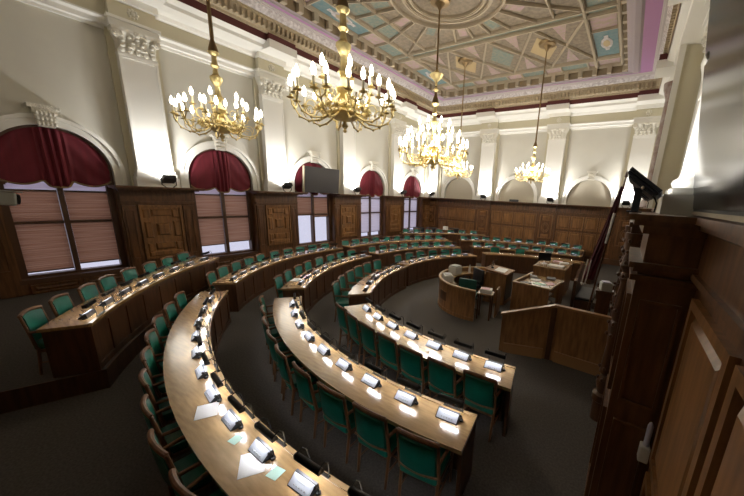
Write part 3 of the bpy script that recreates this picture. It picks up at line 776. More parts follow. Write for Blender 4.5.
for key, place_name in (('C4', 'third desk row at the back right'), ('B4', 'second desk row at the back right'), ('D3', 'rearmost desk in the far corner')):
    a0, a1, rs, fl, seats = SEG[key]; f = rfun(rs, a0, a1)
    for i, a in enumerate(seats):
        paper(a+.5, f(a)+.42, .3, .2, a+90, 'paper', 'white papers on the %s, %s place from the left' % (place_name, ORD[i+1]), fl+TOP)

# ------------------------------------------------------------------ chandeliers
def chandelier(loc, sc_, arms, rod_top, label):
    r = empty('chandelier', loc); S = sc_
    def L(name, prof, m, n=14, p=r): mb = MB(); mb.lathe([(a*S, z*S) for a, z in prof], n); return mb.build(name, m, p, None, True)
    L('finial', [(.004, 0), (.03, .02), (.015, .05), (.05, .09), (.02, .13), (.03, .15)], 'brass', 12)
    L('bowl', [(.03, .15), (.13, .17), (.19, .22), (.2, .26), (.14, .29), (.06, .31)], 'brass')
    L('stem', [(.06, .31), (.09, .36), (.05, .42), (.1, .5), (.12, .56), (.06, .62), (.045, .7), (.085, .76), (.05, .82), (.04, .95), (.06, .98), (.1, 1.06), (.1, 1.1), (.05, 1.14), (.035, 1.24), (.07, 1.28), (.045, 1.33), (.04, 1.44), (.075, 1.47), (.09, 1.5)], 'brass')
    L('tassel_cap', [(.085, 1.5), (.075, 1.55), (.035, 1.68), (.022, 1.74)], 'bronze')
    if 'chandelier, top' in label or 'big brass' in label:
        L('upper_knob', [(.02, 1.74), (.06, 1.79), (.02, 1.84), (.03, 1.95), (.13, 2.05), (.16, 2.1), (.09, 2.14), (.02, 2.2)], 'brass')
    top = (rod_top-loc[2])
    m = MB(); m.tube([(0, 0, 1.72*S), (0, 0, 2.6*S), (0, 0, top)], [.034, .028, .020], 8); m.build('rod', 'bronze', r, None, True)
    m = MB(); m.lathe([(.03, -.3), (.07, -.22), (.16, -.12), (.3, -.1), (.34, -.02)], 20, (0, 0, top)); m.build('ceiling_rose', 'bronze', r, None, True)
    m = MB(); n = 36
    for zz, rr in ((.27, .33), (.30, .2)): m.tube([(rr*S*cos(2*pi*i/n), rr*S*sin(2*pi*i/n), zz*S) for i in range(n+1)], .012*S, 6, False)
    for i in range(18):
        a = 2*pi*i/18; m.ball((.33*S*cos(a), .33*S*sin(a), .3*S), .035*S, 6)
        m.tube([(.2*S*cos(a), .2*S*sin(a), .26*S), (.3*S*cos(a+.1), .3*S*sin(a+.1), .22*S), (.36*S*cos(a), .36*S*sin(a), .29*S), (.3*S*cos(a-.1), .3*S*sin(a-.1), .36*S)], .009*S, 5)
    m.build('scroll_ring', 'brass', r, None, True)
    bulb = [(.005, 0), (.022, .01), (.032, .05), (.024, .095), (.004, .14)]
    armm = bulbm = candm = None
    def put(me, name, parent, mname, rot=None):
        o = bpy.data.objects.new(name, me); col.objects.link(o); o.parent = parent
        if rot is not None: o.rotation_euler = (0, 0, rot)
        return o
    def arm_mesh(R_, zc, double):
        m = MB(); pts = []
        for x, z in ((.1, .30), (.2, .22), (.34, .14), (.48, .12), (.6, .17), (.66, .27), (R_/.001*.001, zc)):
            pts.append((x*S*R_/.68 if x != R_ else R_*S, 0, z*S if R_ > .5 else (z+.22)*S))
        pts[-1] = (R_*S, 0, zc*S)
        m.tube(pts, [.013*S]*3+[.011*S]*2+[.009*S]*2, 6)
        cx_, cz = .46*S*R_/.68, (.25 if R_ > .5 else .47)*S                 # curl
        m.tube([(cx_+(.1-.007*i)*S*cos(i*.6-1), 0, cz+(.1-.007*i)*S*sin(i*.6-1)) for i in range(11)], .007*S, 5)
        for i in range(4): m.ball((pts[2+i][0], 0, pts[2+i][2]), .021*S, 6)
        ends = [(R_, 0)] if not double else [(R_, .085), (R_-.03, -.085)]
        for ex, ey in ends:
            if double: m.tube([(pts[-2][0], 0, pts[-2][2]), (ex*S, ey*.7*S, (zc-.06)*S), (ex*S, ey*S, zc*S)], .011*S, 5)
            m.lathe([(.012*S, 0), (.05*S, .012*S), (.055*S, .02*S), (.02*S, .03*S), (.024*S, .05*S)], 10, (ex*S, ey*S, zc*S))
        c = MB(); b_ = MB()
        for ex, ey in ends:
            c.lathe([(.017*S, .03*S), (.017*S, .15*S)], 8, (ex*S, ey*S, zc*S))
            b_.lathe([(rr*S, .15*S+zz*S) for rr, zz in bulb], 8, (ex*S, ey*S, zc*S))
        return m, [(ex, ey) for ex, ey in ends]
    def one(n, R_, zc, double, a_off):
        m, ends = arm_mesh(R_, zc, double)
        first = m.build('arm', 'brass', r, None, True); me = first.data; bpy.data.objects.remove(first)
        c = MB(); c.lathe([(.017*S, .03*S), (.017*S, .15*S)], 8); co = c.build('candle', 'candle', None, None, True); cm = co.data; bpy.data.objects.remove(co)
        q = MB(); q.lathe([(rr*S, .15*S+zz*S) for rr, zz in bulb], 8); qo = q.build('bulb', 'bulb', None, None, True); bm_ = qo.data; bpy.data.objects.remove(qo)
        for i in range(n):
            o = put(me, 'arm', r, 'brass', a_off+2*pi*i/n)
            for ex, ey in ends:
                for mesh, nm in ((cm, 'candle'), (bm_, 'bulb')):
                    s_ = put(mesh, nm, o, None); s_.location = (ex*S, ey*S, zc*S)
    if sc_ > 1.2:
        one(arms, .82, .42, True, .1); one(arms-2, .62, .64, False, .3); one(8, .38, .88, False, .2)
    else:
        one(arms, .68, .36, True, .1); one(max(6, arms-3), .40, .56, False, .35)
    tag(r, label, 'chandelier', 'brass candle chandeliers')
    return r
CHD = [((-6.72, 3.03, H+.80), 1.0, 9, 'brass chandelier at the left, in front of the second window arch'),
       ((-3.57, 3.22, H+.80), 1.0, 10, 'largest-looking brass chandelier, top centre, nearest the camera'),
       ((-5.98, 9.3, H+.82), 1.42, 13, 'big brass chandelier over the room centre, hanging before the far corner'),
       ((-7.2, 13.5, H+.80), 1.0, 9, 'small far chandelier just right of the big central chandelier'),
       ((-3.70, 13.5, H+.65), 1.0, 9, 'far chandelier hanging alone on a long rod before the back wall')]
for (loc, s_, n, lab), pw in zip(CHD, (18, 24, 460, 240, 240)):
    chandelier(loc, s_, n, ZC-.02, lab)
    ld = bpy.data.lights.new('chandelier_glow', 'POINT'); ld.energy = pw; ld.color = (1, .92, .80); ld.shadow_soft_size = .45
    lo = bpy.data.objects.new('chandelier_glow', ld); col.objects.link(lo); lo.location = (loc[0], loc[1], loc[2]+.75*s_)

# ------------------------------------------------------------------ floodlights standing on the wainscot
def floodlight(w, u, d, z, label, power=60, big=1.4, aim=None):
    loc = Vector(wall_xyz(w, u, d, z)); t = empty('floodlight', loc)
    to_wall = {'L': Vector((-1, 0, 0)), 'B': Vector((0, 1, 0)), 'R': Vector((1, 0, 0))}[w] if aim is None else Vector(aim)
    dirv = (to_wall*.6+Vector((0, 0, 1))).normalized()
    side = dirv.cross(to_wall).normalized(); rot = Matrix((side, dirv.cross(side), dirv)).transposed().to_4x4()
    mt = Matrix.Translation((0, 0, .17*big)) @ rot
    m = MB(); m.bbox(-.11*big, .11*big, -.10*big, .10*big, -.05*big, .04*big, .015, mt); m.build('housing', 'black_metal', t)
    m = MB(); m.box(-.09*big, .09*big, -.08*big, .08*big, .041*big, .045*big, mt); m.build('lens', 'floodlens', t)
    m = MB()
    for s_ in (-1, 1): m.tube([(side.x*s_*.06*big, side.y*s_*.06*big, 0), (side.x*s_*.12*big, side.y*s_*.12*big, .05*big), (side.x*s_*.12*big, side.y*s_*.12*big, .17*big)], .01*big, 6)
    m.build('bracket', 'black_metal', t)
    tag(t, label, 'floodlight', 'floodlights aimed up the walls')
    ld = bpy.data.lights.new('flood_beam', 'SPOT'); ld.energy = power; ld.spot_size = R(160); ld.spot_blend = 1.; ld.color = (1., .98, .95); ld.shadow_soft_size = .08
    lo = bpy.data.objects.new('flood_beam', ld); col.objects.link(lo); lo.parent = t
    lo.location = Vector((0, 0, .17*big))+dirv*.07*big
    lo.rotation_euler = (-dirv).to_track_quat('Z', 'Y').to_euler()
    return t
nm = ['leftmost', 'second', 'third', 'fourth', 'fifth']
fl_at = ['left of the second window', 'left of the hanging screen', 'between the screen and the fourth window', 'left of the farthest window', 'in the far corner']
for i, u in enumerate(LPIL):
    floodlight('L', min(u+.15, YB-.8), .63, WAIN+.001, 'black floodlight on the wainscot ledge, '+fl_at[i], 320 if i == 0 else 390)
for i, u in enumerate((-7.7, -3.75)):
    floodlight('B', u, .63, WAIN+.001, 'black floodlight on the back wainscot, %s of the middle niche' % ('left', 'right')[i], 380)
floodlight('B', -0.2, .63, WAIN+.001, 'black floodlight on the back wainscot, right of the right niche', 380)
t = empty('speaker_bar', (-5.9, YB-.2, WAIN+.001)); m = MB(); m.bbox(-.27, .27, -.06, .06, 0, .13, .015); m.build('cabinet', 'black_metal', t); m = MB()
m.box(-.25, .25, -.066, -.061, .015, .115); m.build('grille', 'console_dark', t); tag(t, 'long low black box on the ledge under the middle niche', 'speaker')

# big LED floodlight on the near pier, with its cable, and a second one behind it
def led_flood(x, y, z, s, label, pw):
    t = empty('led_floodlight', (x, y, z))
    ax = Vector((.24, -.05, -.19)).normalized()*1; tilt = Vector((.55, .1, .8)).normalized(); side = tilt.cross(ax).normalized()
    rot = Matrix((ax, side, tilt)).transposed().to_4x4(); mt = Matrix.Translation((.04*s, 0, .255*s)) @ rot
    m = MB(); m.bbox(-.165*s, .165*s, -.13*s, .13*s, -.03*s, .0, .014*s, mt)
    m.prism([(-.13*s, -.10*s), (.13*s, -.10*s), (.13*s, .10*s), (-.13*s, .10*s)], -.05*s, -.03*s, mt)
    for q in ((-.165, -.15, -.13, .13), (.15, .165, -.13, .13), (-.15, .15, -.13, -.115), (-.15, .15, .115, .13)): m.box(q[0]*s, q[1]*s, q[2]*s, q[3]*s, .0, .03*s, mt)
    m.build('housing', 'navy', t)
    m = MB(); m.box(-.14*s, .14*s, -.11*s, .11*s, .001*s, .005*s, mt); m.build('lens', 'floodlens', t)
    m = MB(); m.box(-.025*s, .035*s, -.04*s, .04*s, 0, .22*s); m.box(-.06*s, .06*s, -.07*s, .07*s, 0, .012*s); m.build('stand', 'navy', t)
    m = MB(); m.ball((.03*s, -.13*s, .22*s), .014*s, 6); m.build('bolt', 'white_plastic', t)
    m = MB(); m.tube([(.08*s, -.02*s, .17*s), (.13*s, -.02*s, .15*s), (.16*s, -.02*s, .09*s), (.155*s, -.02*s, .008)], .007*s, 6); m.build('cable', 'black_metal', t, None, True)
    tag(t, label, 'floodlight', 'floodlights aimed up the walls')
    ld = bpy.data.lights.new('flood_beam', 'SPOT'); ld.energy = pw; ld.spot_size = R(120); ld.spot_blend = .9; ld.color = (1., .98, .95); ld.shadow_soft_size = .08
    lo = bpy.data.objects.new('flood_beam', ld); col.objects.link(lo); lo.parent = t
    lo.location = mt @ Vector((0, 0, .05*s)); lo.rotation_euler = (-tilt).to_track_quat('Z', 'Y').to_euler()
led_flood(.03, 3.02, ZR+.001, .86, 'large dark blue floodlight panel on the near pier beside the television', 22)
led_flood(.10, 7.9, ZR+.001, 1.25, 'smaller floodlight panel behind the large one, above the flag', 60)

# ------------------------------------------------------------------ television on the right, hanging screen on the left wall
t = empty('television', (.40, 2.1, H-.035)); tl = R(-7)
mt = Matrix.Rotation(tl, 4, 'Y')
m = MB(); m.bbox(0, .06, -1.05, 1.0, 0, 1.9, .012, mt); m.build('casing', 'black_metal', t)
m = MB(); m.box(-.004, .0, -1.02, .97, .03, 1.86, mt); m.build('screen_panel', 'screen', t)
m = MB(); m.box(-.008, .03, -1.05, 1.0, -.012, .012, mt); m.build('bottom_trim', 'screen_frame', t)
m = MB(); m.box(.06, .25, -.3, .3, .3, .8, mt); m.build('wall_bracket', 'black_metal', t)
tag(t, 'large dark glossy television tilted out from the right wall', 'television')
t = empty('hanging_screen', (-11.5, 9.0, 2.98))
m = MB(); mt2 = Matrix.Rotation(R(5), 4, 'Y'); m.bbox(-.06, .03, -.9, .9, .0, 1.06, .01, mt2); m.build('casing', 'projection', t)
m = MB(); m.box(.031, .035, -.88, .88, .02, 1.04, mt2); m.build('screen_panel', 'projection', t)
m = MB(); m.box(-.07, .036, -.925, -.902, .0, 1.06, mt2); m.build('side_trim', 'screen_frame', t)
m = MB()
for y in (-.5, .5): m.box(-.42, -.07, y-.03, y+.03, .1, .16); m.box(-.2, -.07, y-.02, y+.02, .12, .8)
m.build('wall_bracket', 'black_metal', t)
tag(t, 'dark grey flat screen hung before the third window arch', 'screen')

# security camera entering the picture at the left edge
t = empty('security_camera', (-2.75, .13, H-.118))
ddir = Vector((-.22, 1, -.12)).normalized(); sd = Vector((0, 0, 1)).cross(ddir).normalized()
rot = Matrix((ddir, sd, ddir.cross(sd))).transposed().to_4x4()
m = MB(); m.bbox(-.3, .06, -.04, .04, -.035, .035, .01, rot); m.build('housing', 'cctv_white', t)
m = MB(); m.bbox(-.31, .078, -.045, .045, .036, .042, .002, rot); m.build('sun_shield', 'cctv_white', t)
m = MB(); m.lathe([(.026, .0), (.028, .014), (.02, .016)], 14, m=rot @ Matrix.Translation((.061, 0, 0)) @ Matrix.Rotation(pi/2, 4, 'Y')); m.build('lens_ring', 'black_metal', t)
m = MB(); m.tube([(.03, -.15, -.03), (.03, -.15, -.12), (.03, -.77, -.12)], .015, 8); m.lathe([(.05, 0), (.05, .02)], 12, m=Matrix.Translation((.03, -.779, -.12)) @ Matrix.Rotation(-pi/2, 4, 'X')); m.build('wall_mount', 'cctv_white', t, None, True)
tag(t, 'pale grey security camera poking in at the left edge before the window', 'camera')

# small lamp on the pier at the lower right
t = empty('pier_lamp', (.40, 2.545, 1.22))
m = MB(); m.bbox(-.035, .03, -.045, .034, 0, .13, .008); m.build('socket_box', 'white_plastic', t)
m = MB(); m.lathe([(.02, .13), (.022, .15), (.019, .16), (.019, .30), (.012, .325), (.003, .335)], 12, (0, -.005, 0)); m.build('lamp_tube', 'lavender', t, None, True)
tag(t, 'unlit white tube lamp on a small box, low on the near pier', 'lamp')

# ------------------------------------------------------------------ clerks' round desk
RC = (-3.15, 8.2); RR = 1.42
t = empty('round_clerks_desk', (RC[0], RC[1], 0)); A0, A1 = R(-80), R(-250); n = 36
def ringseg(mb, r0, r1, z0, z1, a0=A0, a1=A1, n=36):
    vs = []
    for i in range(n+1):
        a = a0+(a1-a0)*i/n
        for rr in (r0, r1): vs += [(rr*cos(a), rr*sin(a), z0), (rr*cos(a), rr*sin(a), z1)]
    fs = []
    for i in range(n):
        p, q = 4*i, 4*i+4; fs += [(p, p+1, q+1, q), (p+2, q+2, q+3, p+3), (p+1, p+3, q+3, q+1), (p, q, q+2, p+2)]
    mb.add(vs, fs+[(0, 2, 3, 1), (4*n, 4*n+1, 4*n+3, 4*n+2)])
m = MB(); ringseg(m, RR-.035, RR, 0, .80); ringseg(m, RR, RR+.015, 0, .09); m.build('curved_panel', 'box_wood', t)
m = MB(); ringseg(m, RR-.05, RR+.02, .80, .835); m.build('rim', 'desk_edge', t)
m = MB(); ringseg(m, RR-.42, RR-.037, .68, .715, R(-126), A1, 32); m.build('desk_top', 'desk_wood', t)
for a in (-127, -170, -246):
    m = MB(); ringseg(m, RR-.4, RR-.05, 0, .679, R(a), R(a-2), 1); m.build('support_panel', 'box_wood', t)
# carved emblem panel on the front
m = MB(); ringseg(m, RR, RR+.012, .3, .55, R(-118), R(-132), 4); m.build('front_panel', 'front_wood', t)
tag(t, 'round clerks desk with curved wooden front in the middle of the floor', 'desk')
def thing_box(name, cx, cy, z, parts, label, cat, rz=0, group=None):
    t = empty(name, (cx, cy, z), R(rz))
    for pn, mname, boxes in parts:
        m = MB()
        for bx in boxes: m.bbox(*bx[:6], bx[6] if len(bx) > 6 else .008)
        m.build(pn, mname, t)
    return tag(t, label, cat, group)
def at_rc(a, r): return RC[0]+r*cos(R(a)), RC[1]+r*sin(R(a))
x, y = at_rc(-143, 1.19)
thing_box('printer', x, y, .716, [('printer_body', 'white_plastic', [(-.2, .2, -.13, .13, 0, .2, .03)]), ('paper_tray', 'grey_plastic', [(-.14, .14, -.09, .09, .201, .215, .004)])], 'white printer on the round clerks desk, left front', 'printer', -50)
x, y = at_rc(-188, 1.19)
thing_box('copier', x, y, .716, [('copier_body', 'white_plastic', [(-.16, .16, -.16, .16, 0, .24, .03)]), ('lid', 'cctv_white', [(-.14, .14, -.14, .14, .241, .28, .015)])], 'larger white office machine on the round desk, behind the teal chair', 'printer', -10)
x, y = at_rc(-218, 1.2)
t = empty('bottle', (x, y, .716)); m = MB(); m.lathe([(.03, 0), (.033, .02), (.033, .14), (.014, .18), (.014, .22)], 12); m.build('bottle_body', 'white_plastic', t, None, True); m = MB(); m.lathe([(.016, .221), (.016, .245)], 10); m.build('cap', 'grey_plastic', t); tag(t, 'small white bottle standing on the round clerks desk', 'bottle')
thing_box('document_stack', -2.78, 7.2, .716, [('sheets', 'paper', [(-.15, .15, -.12, .12, 0, .1, .006)]), ('top_folder', 'pink_paper', [(-.13, .1, -.1, .1, .101, .108, .002)])], 'stack of papers at the right end of the round clerks desk', 'papers', 15)
thing_box('side_table', -2.78, 7.2, 0, [('table_top', 'desk_wood', [(-.2, .2, -.17, .17, .68, .715, .006)])]+[('leg', 'front_wood', [(sx*.16-.02, sx*.16+.02, sy*.13-.02, sy*.13+.02, 0, .679, .004)]) for sx in (-1, 1) for sy in (-1, 1)], 'small side table under papers at the right end of the round desk', 'table', 10)
def office_chair(x, y, rz, mname, label):
    t = empty('office_chair', (x, y, 0), R(rz))
    m = MB(); m.bbox(-.25, .25, -.24, .24, .42, .51, .035); m.build('seat', mname, t, None, True)
    m = MB(); m.bbox(-.25, .25, -.30, -.22, .50, .98, .035); m.build('backrest', mname, t, None, True)
    m = MB(); m.tube([(0, 0, .42), (0, 0, .09)], .03, 10); m.build('column', 'black_metal', t, None, True)
    m = MB()
    for i in range(5): m.tube([(0, 0, .1), (.27*cos(i*2*pi/5), .27*sin(i*2*pi/5), .055)], .02, 6); m.ball((.27*cos(i*2*pi/5), .27*sin(i*2*pi/5), .03), .029, 6)
    m.build('star_base', 'black_metal', t, None, True)
    m = MB(); m.box(-.03, .03, -.33, -.301, .35, .75); m.box(-.03, .03, -.33, .0, .38, .42); m.build('back_bracket', 'black_metal', t)
    for s_ in (-1, 1):
        m = MB(); m.tube([(s_*.24, -.15, .47), (s_*.3, -.15, .66), (s_*.3, .1, .67)], .018, 6); m.build('armrest', 'black_metal', t, None, True)
    return tag(t, label, 'chair')
office_chair(-3.36, 7.46, 8, 'dark_green', 'teal green office chair inside the round clerks desk')
office_chair(-3.72, 8.3, 150, 'black_leather', 'black office chair inside the round desk beside the lectern')

# lectern
t = empty('lectern', (-3.04, 8.86, 0))
m = MB(); m.bbox(-.32, .32, -.36, .36, 0, .93, .01); m.box(-.335, .335, -.375, .375, 0, .08); m.build('body', 'box_wood', t)
m = MB(); m.box(.3205, .335, -.3, .3, .12, .88); m.build('dark_side_slab', 'black_metal', t)  # thin black slab laid over most of the lectern's right side
mt = Matrix.Translation((0, 0, .96)) @ Matrix.Rotation(R(6), 4, 'Y'); m = MB(); m.bbox(-.35, .35, -.39, .39, -.02, .03, .008, mt); m.build('slanted_top', 'box_wood', t)
m = MB(); m.box(-.35, -.33, -.39, .39, .03, .06, mt); m.build('book_ledge', 'box_trim', t)
tag(t, 'wooden speaker lectern with papers beside the round clerks desk', 'lectern')
def loose(name, mname, x, y, z, w, l, h_, rz, label, cat, ry=0, group=None):
    m = MB(); m.bbox(-w/2, w/2, -l/2, l/2, 0, h_, min(.004, h_/3)); o = m.build(name, mname); o.location = (x, y, z); o.rotation_euler = (0, R(ry), R(rz)); return tag(o, label, cat, group)
loose('document', 'paper', -2.97, 8.8, .991, .32, .5, .012, 5, 'open white papers on the slanted lectern top', 'paper', 6)
t = empty('lectern_microphone', (-3.24, 8.75, 1.035)); m = MB(); m.lathe([(.05, -.01), (.05, .012), (.01, .03)], 10); m.build('base', 'black_metal', t)
for s_ in (-1, 1):
    m = MB(); m.tube([(0, s_*.02, .0), (-.02, s_*.08, .12), (.04, s_*.14, .22)], .008, 6); m.tube([(.04, s_*.14, .22), (.06, s_*.15, .24)], .016, 8); m.build('gooseneck', 'black_metal', t, None, True)
tag(t, 'twin gooseneck microphone on the lectern', 'microphone')
# small partition in front of the lectern
m = MB(); m.prism([(-.3, 0), (.3, 0), (.3, .5), (.05, .78), (-.3, .78)], -.02, .02, Matrix.Rotation(pi/2, 4, 'X')); o = m.build('low_screen', 'box_wood'); o.location = (-2.62, 7.72, 0); o.rotation_euler = (0, 0, R(100)); tag(o, 'low wooden partition panel in front of the lectern', 'partition')

# government box with papers
t = empty('government_box', (-1.84, 8.85, 0), R(-5))
m = MB(); m.box(-.5, .5, -.72, -.69, 0, .86); m.box(-.5, -.47, -.69, .8, 0, .86); m.box(-.48, .5, -.74, -.72, 0, .08); m.build('front_panel', 'box_wood', t)
m = MB(); m.box(.0, .5, -.688, -.2, .62, .64); m.box(.0, .5, -.688, -.2, .38, .40); m.box(.0, .02, -.688, -.2, .1, .62); m.build('shelf', 'front_wood', t)
m = MB(); m.bbox(-.469, .5, -.688, .8, .78, .815, .006); m.build('desk_top', 'desk_wood', t)
m = MB(); m.box(-.515, .515, -.735, -.675, .86, .89); m.box(-.515, -.455, -.675, .8, .86, .89); m.box(.47, .515, -.675, .3, .815, .86); m.build('rim', 'desk_edge', t)
m = MB(); m.box(.44, .5, .3, .8, 0, .78); m.build('end_panel', 'box_wood', t)
tag(t, 'wooden clerks box with papers, right of the lectern', 'desk')
G = 'papers in the clerks boxes'
for i, (dx, dy, w, l, rz, mn, lab) in enumerate(((.27, -.45, .21, .3, 15, 'paper', 'white sheet at the right front corner of the clerks box'), (.05, -.2, .3, .22, -20, 'mint_paper', 'pale green papers in the middle of the clerks box'), (.3, .05, .21, .3, 30, 'pink_paper', 'pinkish papers on the right side of the clerks box'), (-.15, .2, .3, .21, 10, 'paper', 'white papers at the back of the clerks box'))):
    loose('document', mn, -1.84+dx, 8.85+dy, .8155, w, l, .012, rz, lab, 'paper', 0, G)
loose('folder', 'console_dark', -2.13, 8.47, .816, .26, .2, .03, -25, 'dark folder at the left of the clerks box', 'folder')
loose('folder', 'console_dark', -1.64, 9.48, .816, .24, .3, .04, 10, 'dark file behind the papers of the clerks box', 'folder')
for z, lab in ((.401, 'lower'), (.641, 'upper')): loose('tray_papers', 'paper', -1.58, 8.42, z, .34, .26, .03, -5, 'papers on the %s open shelf of the clerks box' % lab, 'paper', 0, G)
t = empty('telephone', (-2.1, 9.25, .816), R(20)); m = MB(); m.bbox(-.1, .1, -.1, .1, 0, .06, .015); m.build('base', 'grey_plastic', t); m = MB(); m.bbox(-.11, -.05, -.11, .11, .061, .1, .015); m.build('handset', 'grey_plastic', t); tag(t, 'grey telephone at the back left of the clerks box', 'telephone')

# presidium desk behind, with monitor and papers
t = empty('presidium_desk', (-1.9, 11.1, 0))
m = MB(); m.box(-.5, .5, -.75, -.71, 0, .95); m.box(-.5, -.46, -.71, .75, 0, .95); m.build('front_panel', 'box_wood', t)
m = MB(); m.bbox(-.52, .52, -.78, .78, .951, .99, .008); m.build('desk_top', 'desk_wood', t)
m = MB(); m.box(.46, .5, -.71, .75, 0, .95); m.build('end_panel', 'box_wood', t)
tag(t, 'presidium desk piled with papers behind the clerks box', 'desk')
for dx, dy, w, l, h_, rz, mn, lab in ((.15, -.4, .5, .3, .04, -5, 'paper', 'long white paper pile on the presidium desk front'), (.3, .2, .3, .22, .05, 20, 'paper', 'white paper stack at the right of the presidium desk'), (.05, .45, .3, .21, .03, 0, 'pink_paper', 'pinkish papers at the back of the presidium desk')):
    loose('document', mn, -1.9+dx, 11.1+dy, .991, w, l, h_, rz, lab, 'paper', 0, G)
t = empty('monitor', (-2.18, 10.85, .991), R(35)); m = MB(); m.bbox(-.22, .22, -.015, .015, .1, .38, .006); m.build('display', 'screen', t); m = MB(); m.tube([(0, .02, .01), (0, .02, .2)], .015, 8); m.bbox(-.1, .1, -.06, .1, 0, .012, .003); m.build('stand', 'console_face', t); tag(t, 'small dark monitor on the left of the presidium desk', 'monitor')

# carved pew with bench beside the presidium
t = empty('carved_bench', (-.95, 10.0, 0))
m = MB(); m.prism([(-.75, 0), (.75, 0), (.75, .9), (.6, 1.28), (.35, 1.32), (.1, 1.12), (-.2, 1.18), (-.5, .98), (-.75, .95)], -.04, .04, Matrix.Rotation(pi/2, 4, 'Z') @ Matrix.Rotation(pi/2, 4, 'X')); m.build('carved_end', 'front_wood', t)
m = MB(); m.bbox(.045, .5, -.7, .7, .40, .48, .03); m.build('seat', 'black_leather', t)
m = MB(); m.box(.05, .48, -.7, -.66, 0, .39); m.box(.05, .48, .66, .7, 0, .39); m.build('bench_support', 'front_wood', t)
tag(t, 'dark carved pew end with black bench seat right of the presidium', 'bench')
m = MB()
for i in range(3): m.box(-.42, XR-.002, 8.2+.36*i, 9.4, .17*i, .17*(i+1)-.002)
o = struct(m.build('trim_%d' % (tn[0]+1), 'carpet')); tn[0] += 1
m = MB(); m.bbox(-.4, XR-.01, 9.41, 9.46, 0, .95, .008); tag(m.build('back_partition', 'front_wood'), 'dark wooden partition behind the carpeted steps', 'partition')

# stair screen in front of the presidium
t = empty('stair_screen', (-.9, 6.0, 0))
def slab(mb, x0, y0, x1, y1, h0, h1, th, z0=0.):
    l = hypot(x1-x0, y1-y0); mt = Matrix.Translation((x0, y0, 0)) @ Matrix.Rotation(atan2(y1-y0, x1-x0), 4, 'Z') @ Matrix.Rotation(pi/2, 4, 'X')
    mb.prism([(0, z0 if z0 < 1e-3 else h0-z0), (l, z0 if z0 < 1e-3 else h1-z0), (l, h1), (0, h0)], -th/2, th/2, mt)
m = MB(); slab(m, -.93, -.22, .0, .05, .80, 1.12, .05); m.build('sloping_panel', 'box_wood', t)
m = MB(); slab(m, .0, .05, 1.30, .0, 1.12, 1.12, .05); m.build('straight_panel', 'box_wood', t)
m = MB(); slab(m, -.96, -.23, .02, .055, .835, 1.165, .1, .045); slab(m, .0, .05, 1.31, .0, 1.165, 1.165, .1, .045); m.build('hand_rail', 'box_trim', t)
m = MB(); slab(m, -.84, -.225, -.1, -.01, .2, .22, .075); slab(m, .12, .02, 1.2, -.02, .22, .22, .075); m.build('base_rail', 'box_trim', t)
m = MB(); m.bbox(-.05, .05, -.0, .1, 0, 1.11, .008); m.build('corner_post', 'front_wood', t)
tag(t, 'wooden stair screen with sloping handrail, lower right of the floor', 'screen wall')

# flag on a leaning pole, small stand with papers at its foot
t = empty('flag', (-.44, 6.5, 1.2))
m = MB(); m.tube([(-.02, .05, -1.18), (.29, .05, 2.36)], .017, 8); m.lathe([(.004, .0), (.03, .04), (.004, .14)], 8, (.29, .05, 2.35)); m.build('pole', 'front_wood', t, None, True)
m = MB(); vs = []; nu, nv = 20, 14
for j in range(nv+1):
    f = j/nv
    for i in range(nu+1):
        g = i/nu; wdt = .05+.15*f
        x = .265-.20*f-.11*f+wdt*(g-.35); y = .0+.035*sin(g*18+2*f)+.03*sin(g*7)
        vs.append((x, y, 2.22-1.75*f))
m.add(vs, [(j*(nu+1)+i, j*(nu+1)+i+1, (j+1)*(nu+1)+i+1, (j+1)*(nu+1)+i) for j in range(nv) for i in range(nu)])
o = m.build('cloth', 'maroon', t, None, True); so = o.modifiers.new('thick', 'SOLIDIFY'); so.thickness = .01
m = MB(); m.tube([(.22+.0, -.05, 1.75), (.17, -.06, 1.2)], .022, 6); m.build('white_stripe', 'paper', t, None, True)
for dx in (-.11, -.05):
    m = MB(); m.tube([(dx+.04, -.05, .86), (dx, -.06, .40)], .012, 6); m.ball((dx, -.06, .38), .025, 6); m.build('tassel', 'white_plastic', t, None, True)
m = MB(); m.lathe([(.16, 0), (.16, .03), (.05, .06), (.04, .12)], 14, (-.02, .05, -1.2)); m.build('foot', 'bronze', t, None, True)
tag(t, 'dark maroon flag with a white stripe on a leaning pole', 'flag')
thing_box('equipment_stand', -.14, 6.75, 0, [('post_box', 'front_wood', [(-.12, .12, -.12, .12, 0, 1.42, .01)]), ('shelf_top', 'front_wood', [(-.15, .15, -.15, .15, 1.421, 1.45, .005)])], 'slim dark stand at the foot of the flag', 'stand')
thing_box('control_box', -.14, 6.74, 1.451, [('case', 'cctv_white', [(-.1, .1, -.1, .1, 0, .16, .015)]), ('top_cover', 'lavender', [(-.08, .06, -.09, .07, .161, .18, .004)])], 'small pale grey and white box on the slim dark stand', 'box', 15)
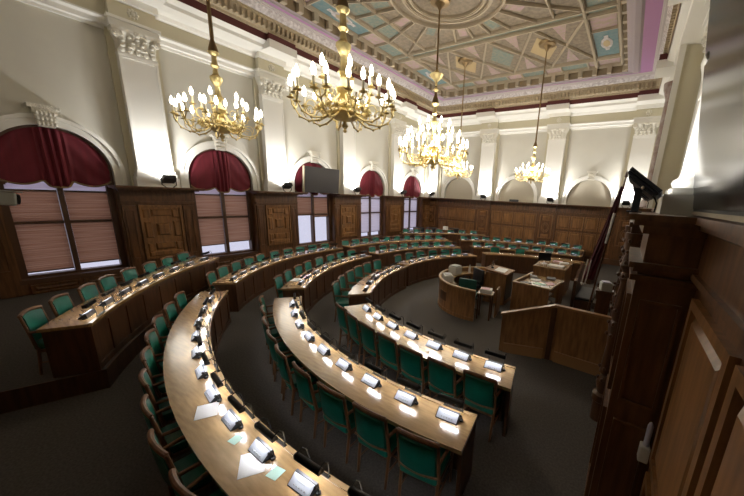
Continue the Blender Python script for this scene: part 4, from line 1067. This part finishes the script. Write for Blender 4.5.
# items by the rear desk
loose('white_box', 'white_plastic', P(-225, 10.35)[0], P(-225, 10.35)[1], .16+.93, .26, .2, .2, 0, 'small white box on a cabinet behind the rearmost desk', 'box')
for i, a in enumerate((-217, -221.5, -229)):
    x, y = P(a, 11.15)
    thing_box('black_cabinet', x, y, .16, [('cabinet_body', 'black_metal', [(-.3, .3, -.25, .25, 0, .92, .02)]), ('lid', 'console_dark', [(-.31, .31, -.26, .26, .921, .96, .01)])], 'black equipment cabinet behind the rearmost desk, %s of three' % ('leftmost', 'middle', 'rightmost')[i], 'cabinet', a+90, 'black cabinets behind the rearmost desk')

# ------------------------------------------------------------------ world, camera, view
w = bpy.data.worlds.new('World'); sc.world = w; w.use_nodes = True
bg = w.node_tree.nodes['Background']; bg.inputs[0].default_value = (.80, .80, 1.0, 1); bg.inputs[1].default_value = .9
cam = bpy.data.cameras.new('camera'); co = bpy.data.objects.new('camera', cam); col.objects.link(co); sc.camera = co
yaw, pitch, roll, fpx, pcx, pcy = .5644, -.2388, .0489, 303.47, 429.56, 269.21
ca, sa, cp, sp = cos(yaw), sin(yaw), cos(pitch), sin(pitch)
fw = Vector((-sa*cp, ca*cp, sp)); rt = Vector((ca, sa, 0)); up = rt.cross(fw)
r2 = cos(roll)*rt+sin(roll)*up; u2 = -sin(roll)*rt+cos(roll)*up
mt = Matrix((r2, u2, -fw)).transposed().to_4x4(); mt.translation = (0, 0, H); co.matrix_world = mt
cam.sensor_fit = 'HORIZONTAL'; cam.sensor_width = 36; cam.lens = fpx/744*36
cam.shift_x = -(pcx-372)/744; cam.shift_y = (pcy-248)/744; cam.clip_start = .02
vs_ = sc.view_settings; vs_.view_transform = 'Standard'; vs_.look = 'None'; vs_.exposure = 0.; vs_.gamma = 1.; vs_.use_curve_mapping = False
cy = sc.cycles
cy.use_denoising = True; cy.max_bounces = 6; cy.diffuse_bounces = 4; cy.glossy_bounces = 3; cy.transmission_bounces = 4; cy.transparent_max_bounces = 6
cy.sample_clamp_indirect = 6.; cy.use_light_tree = True
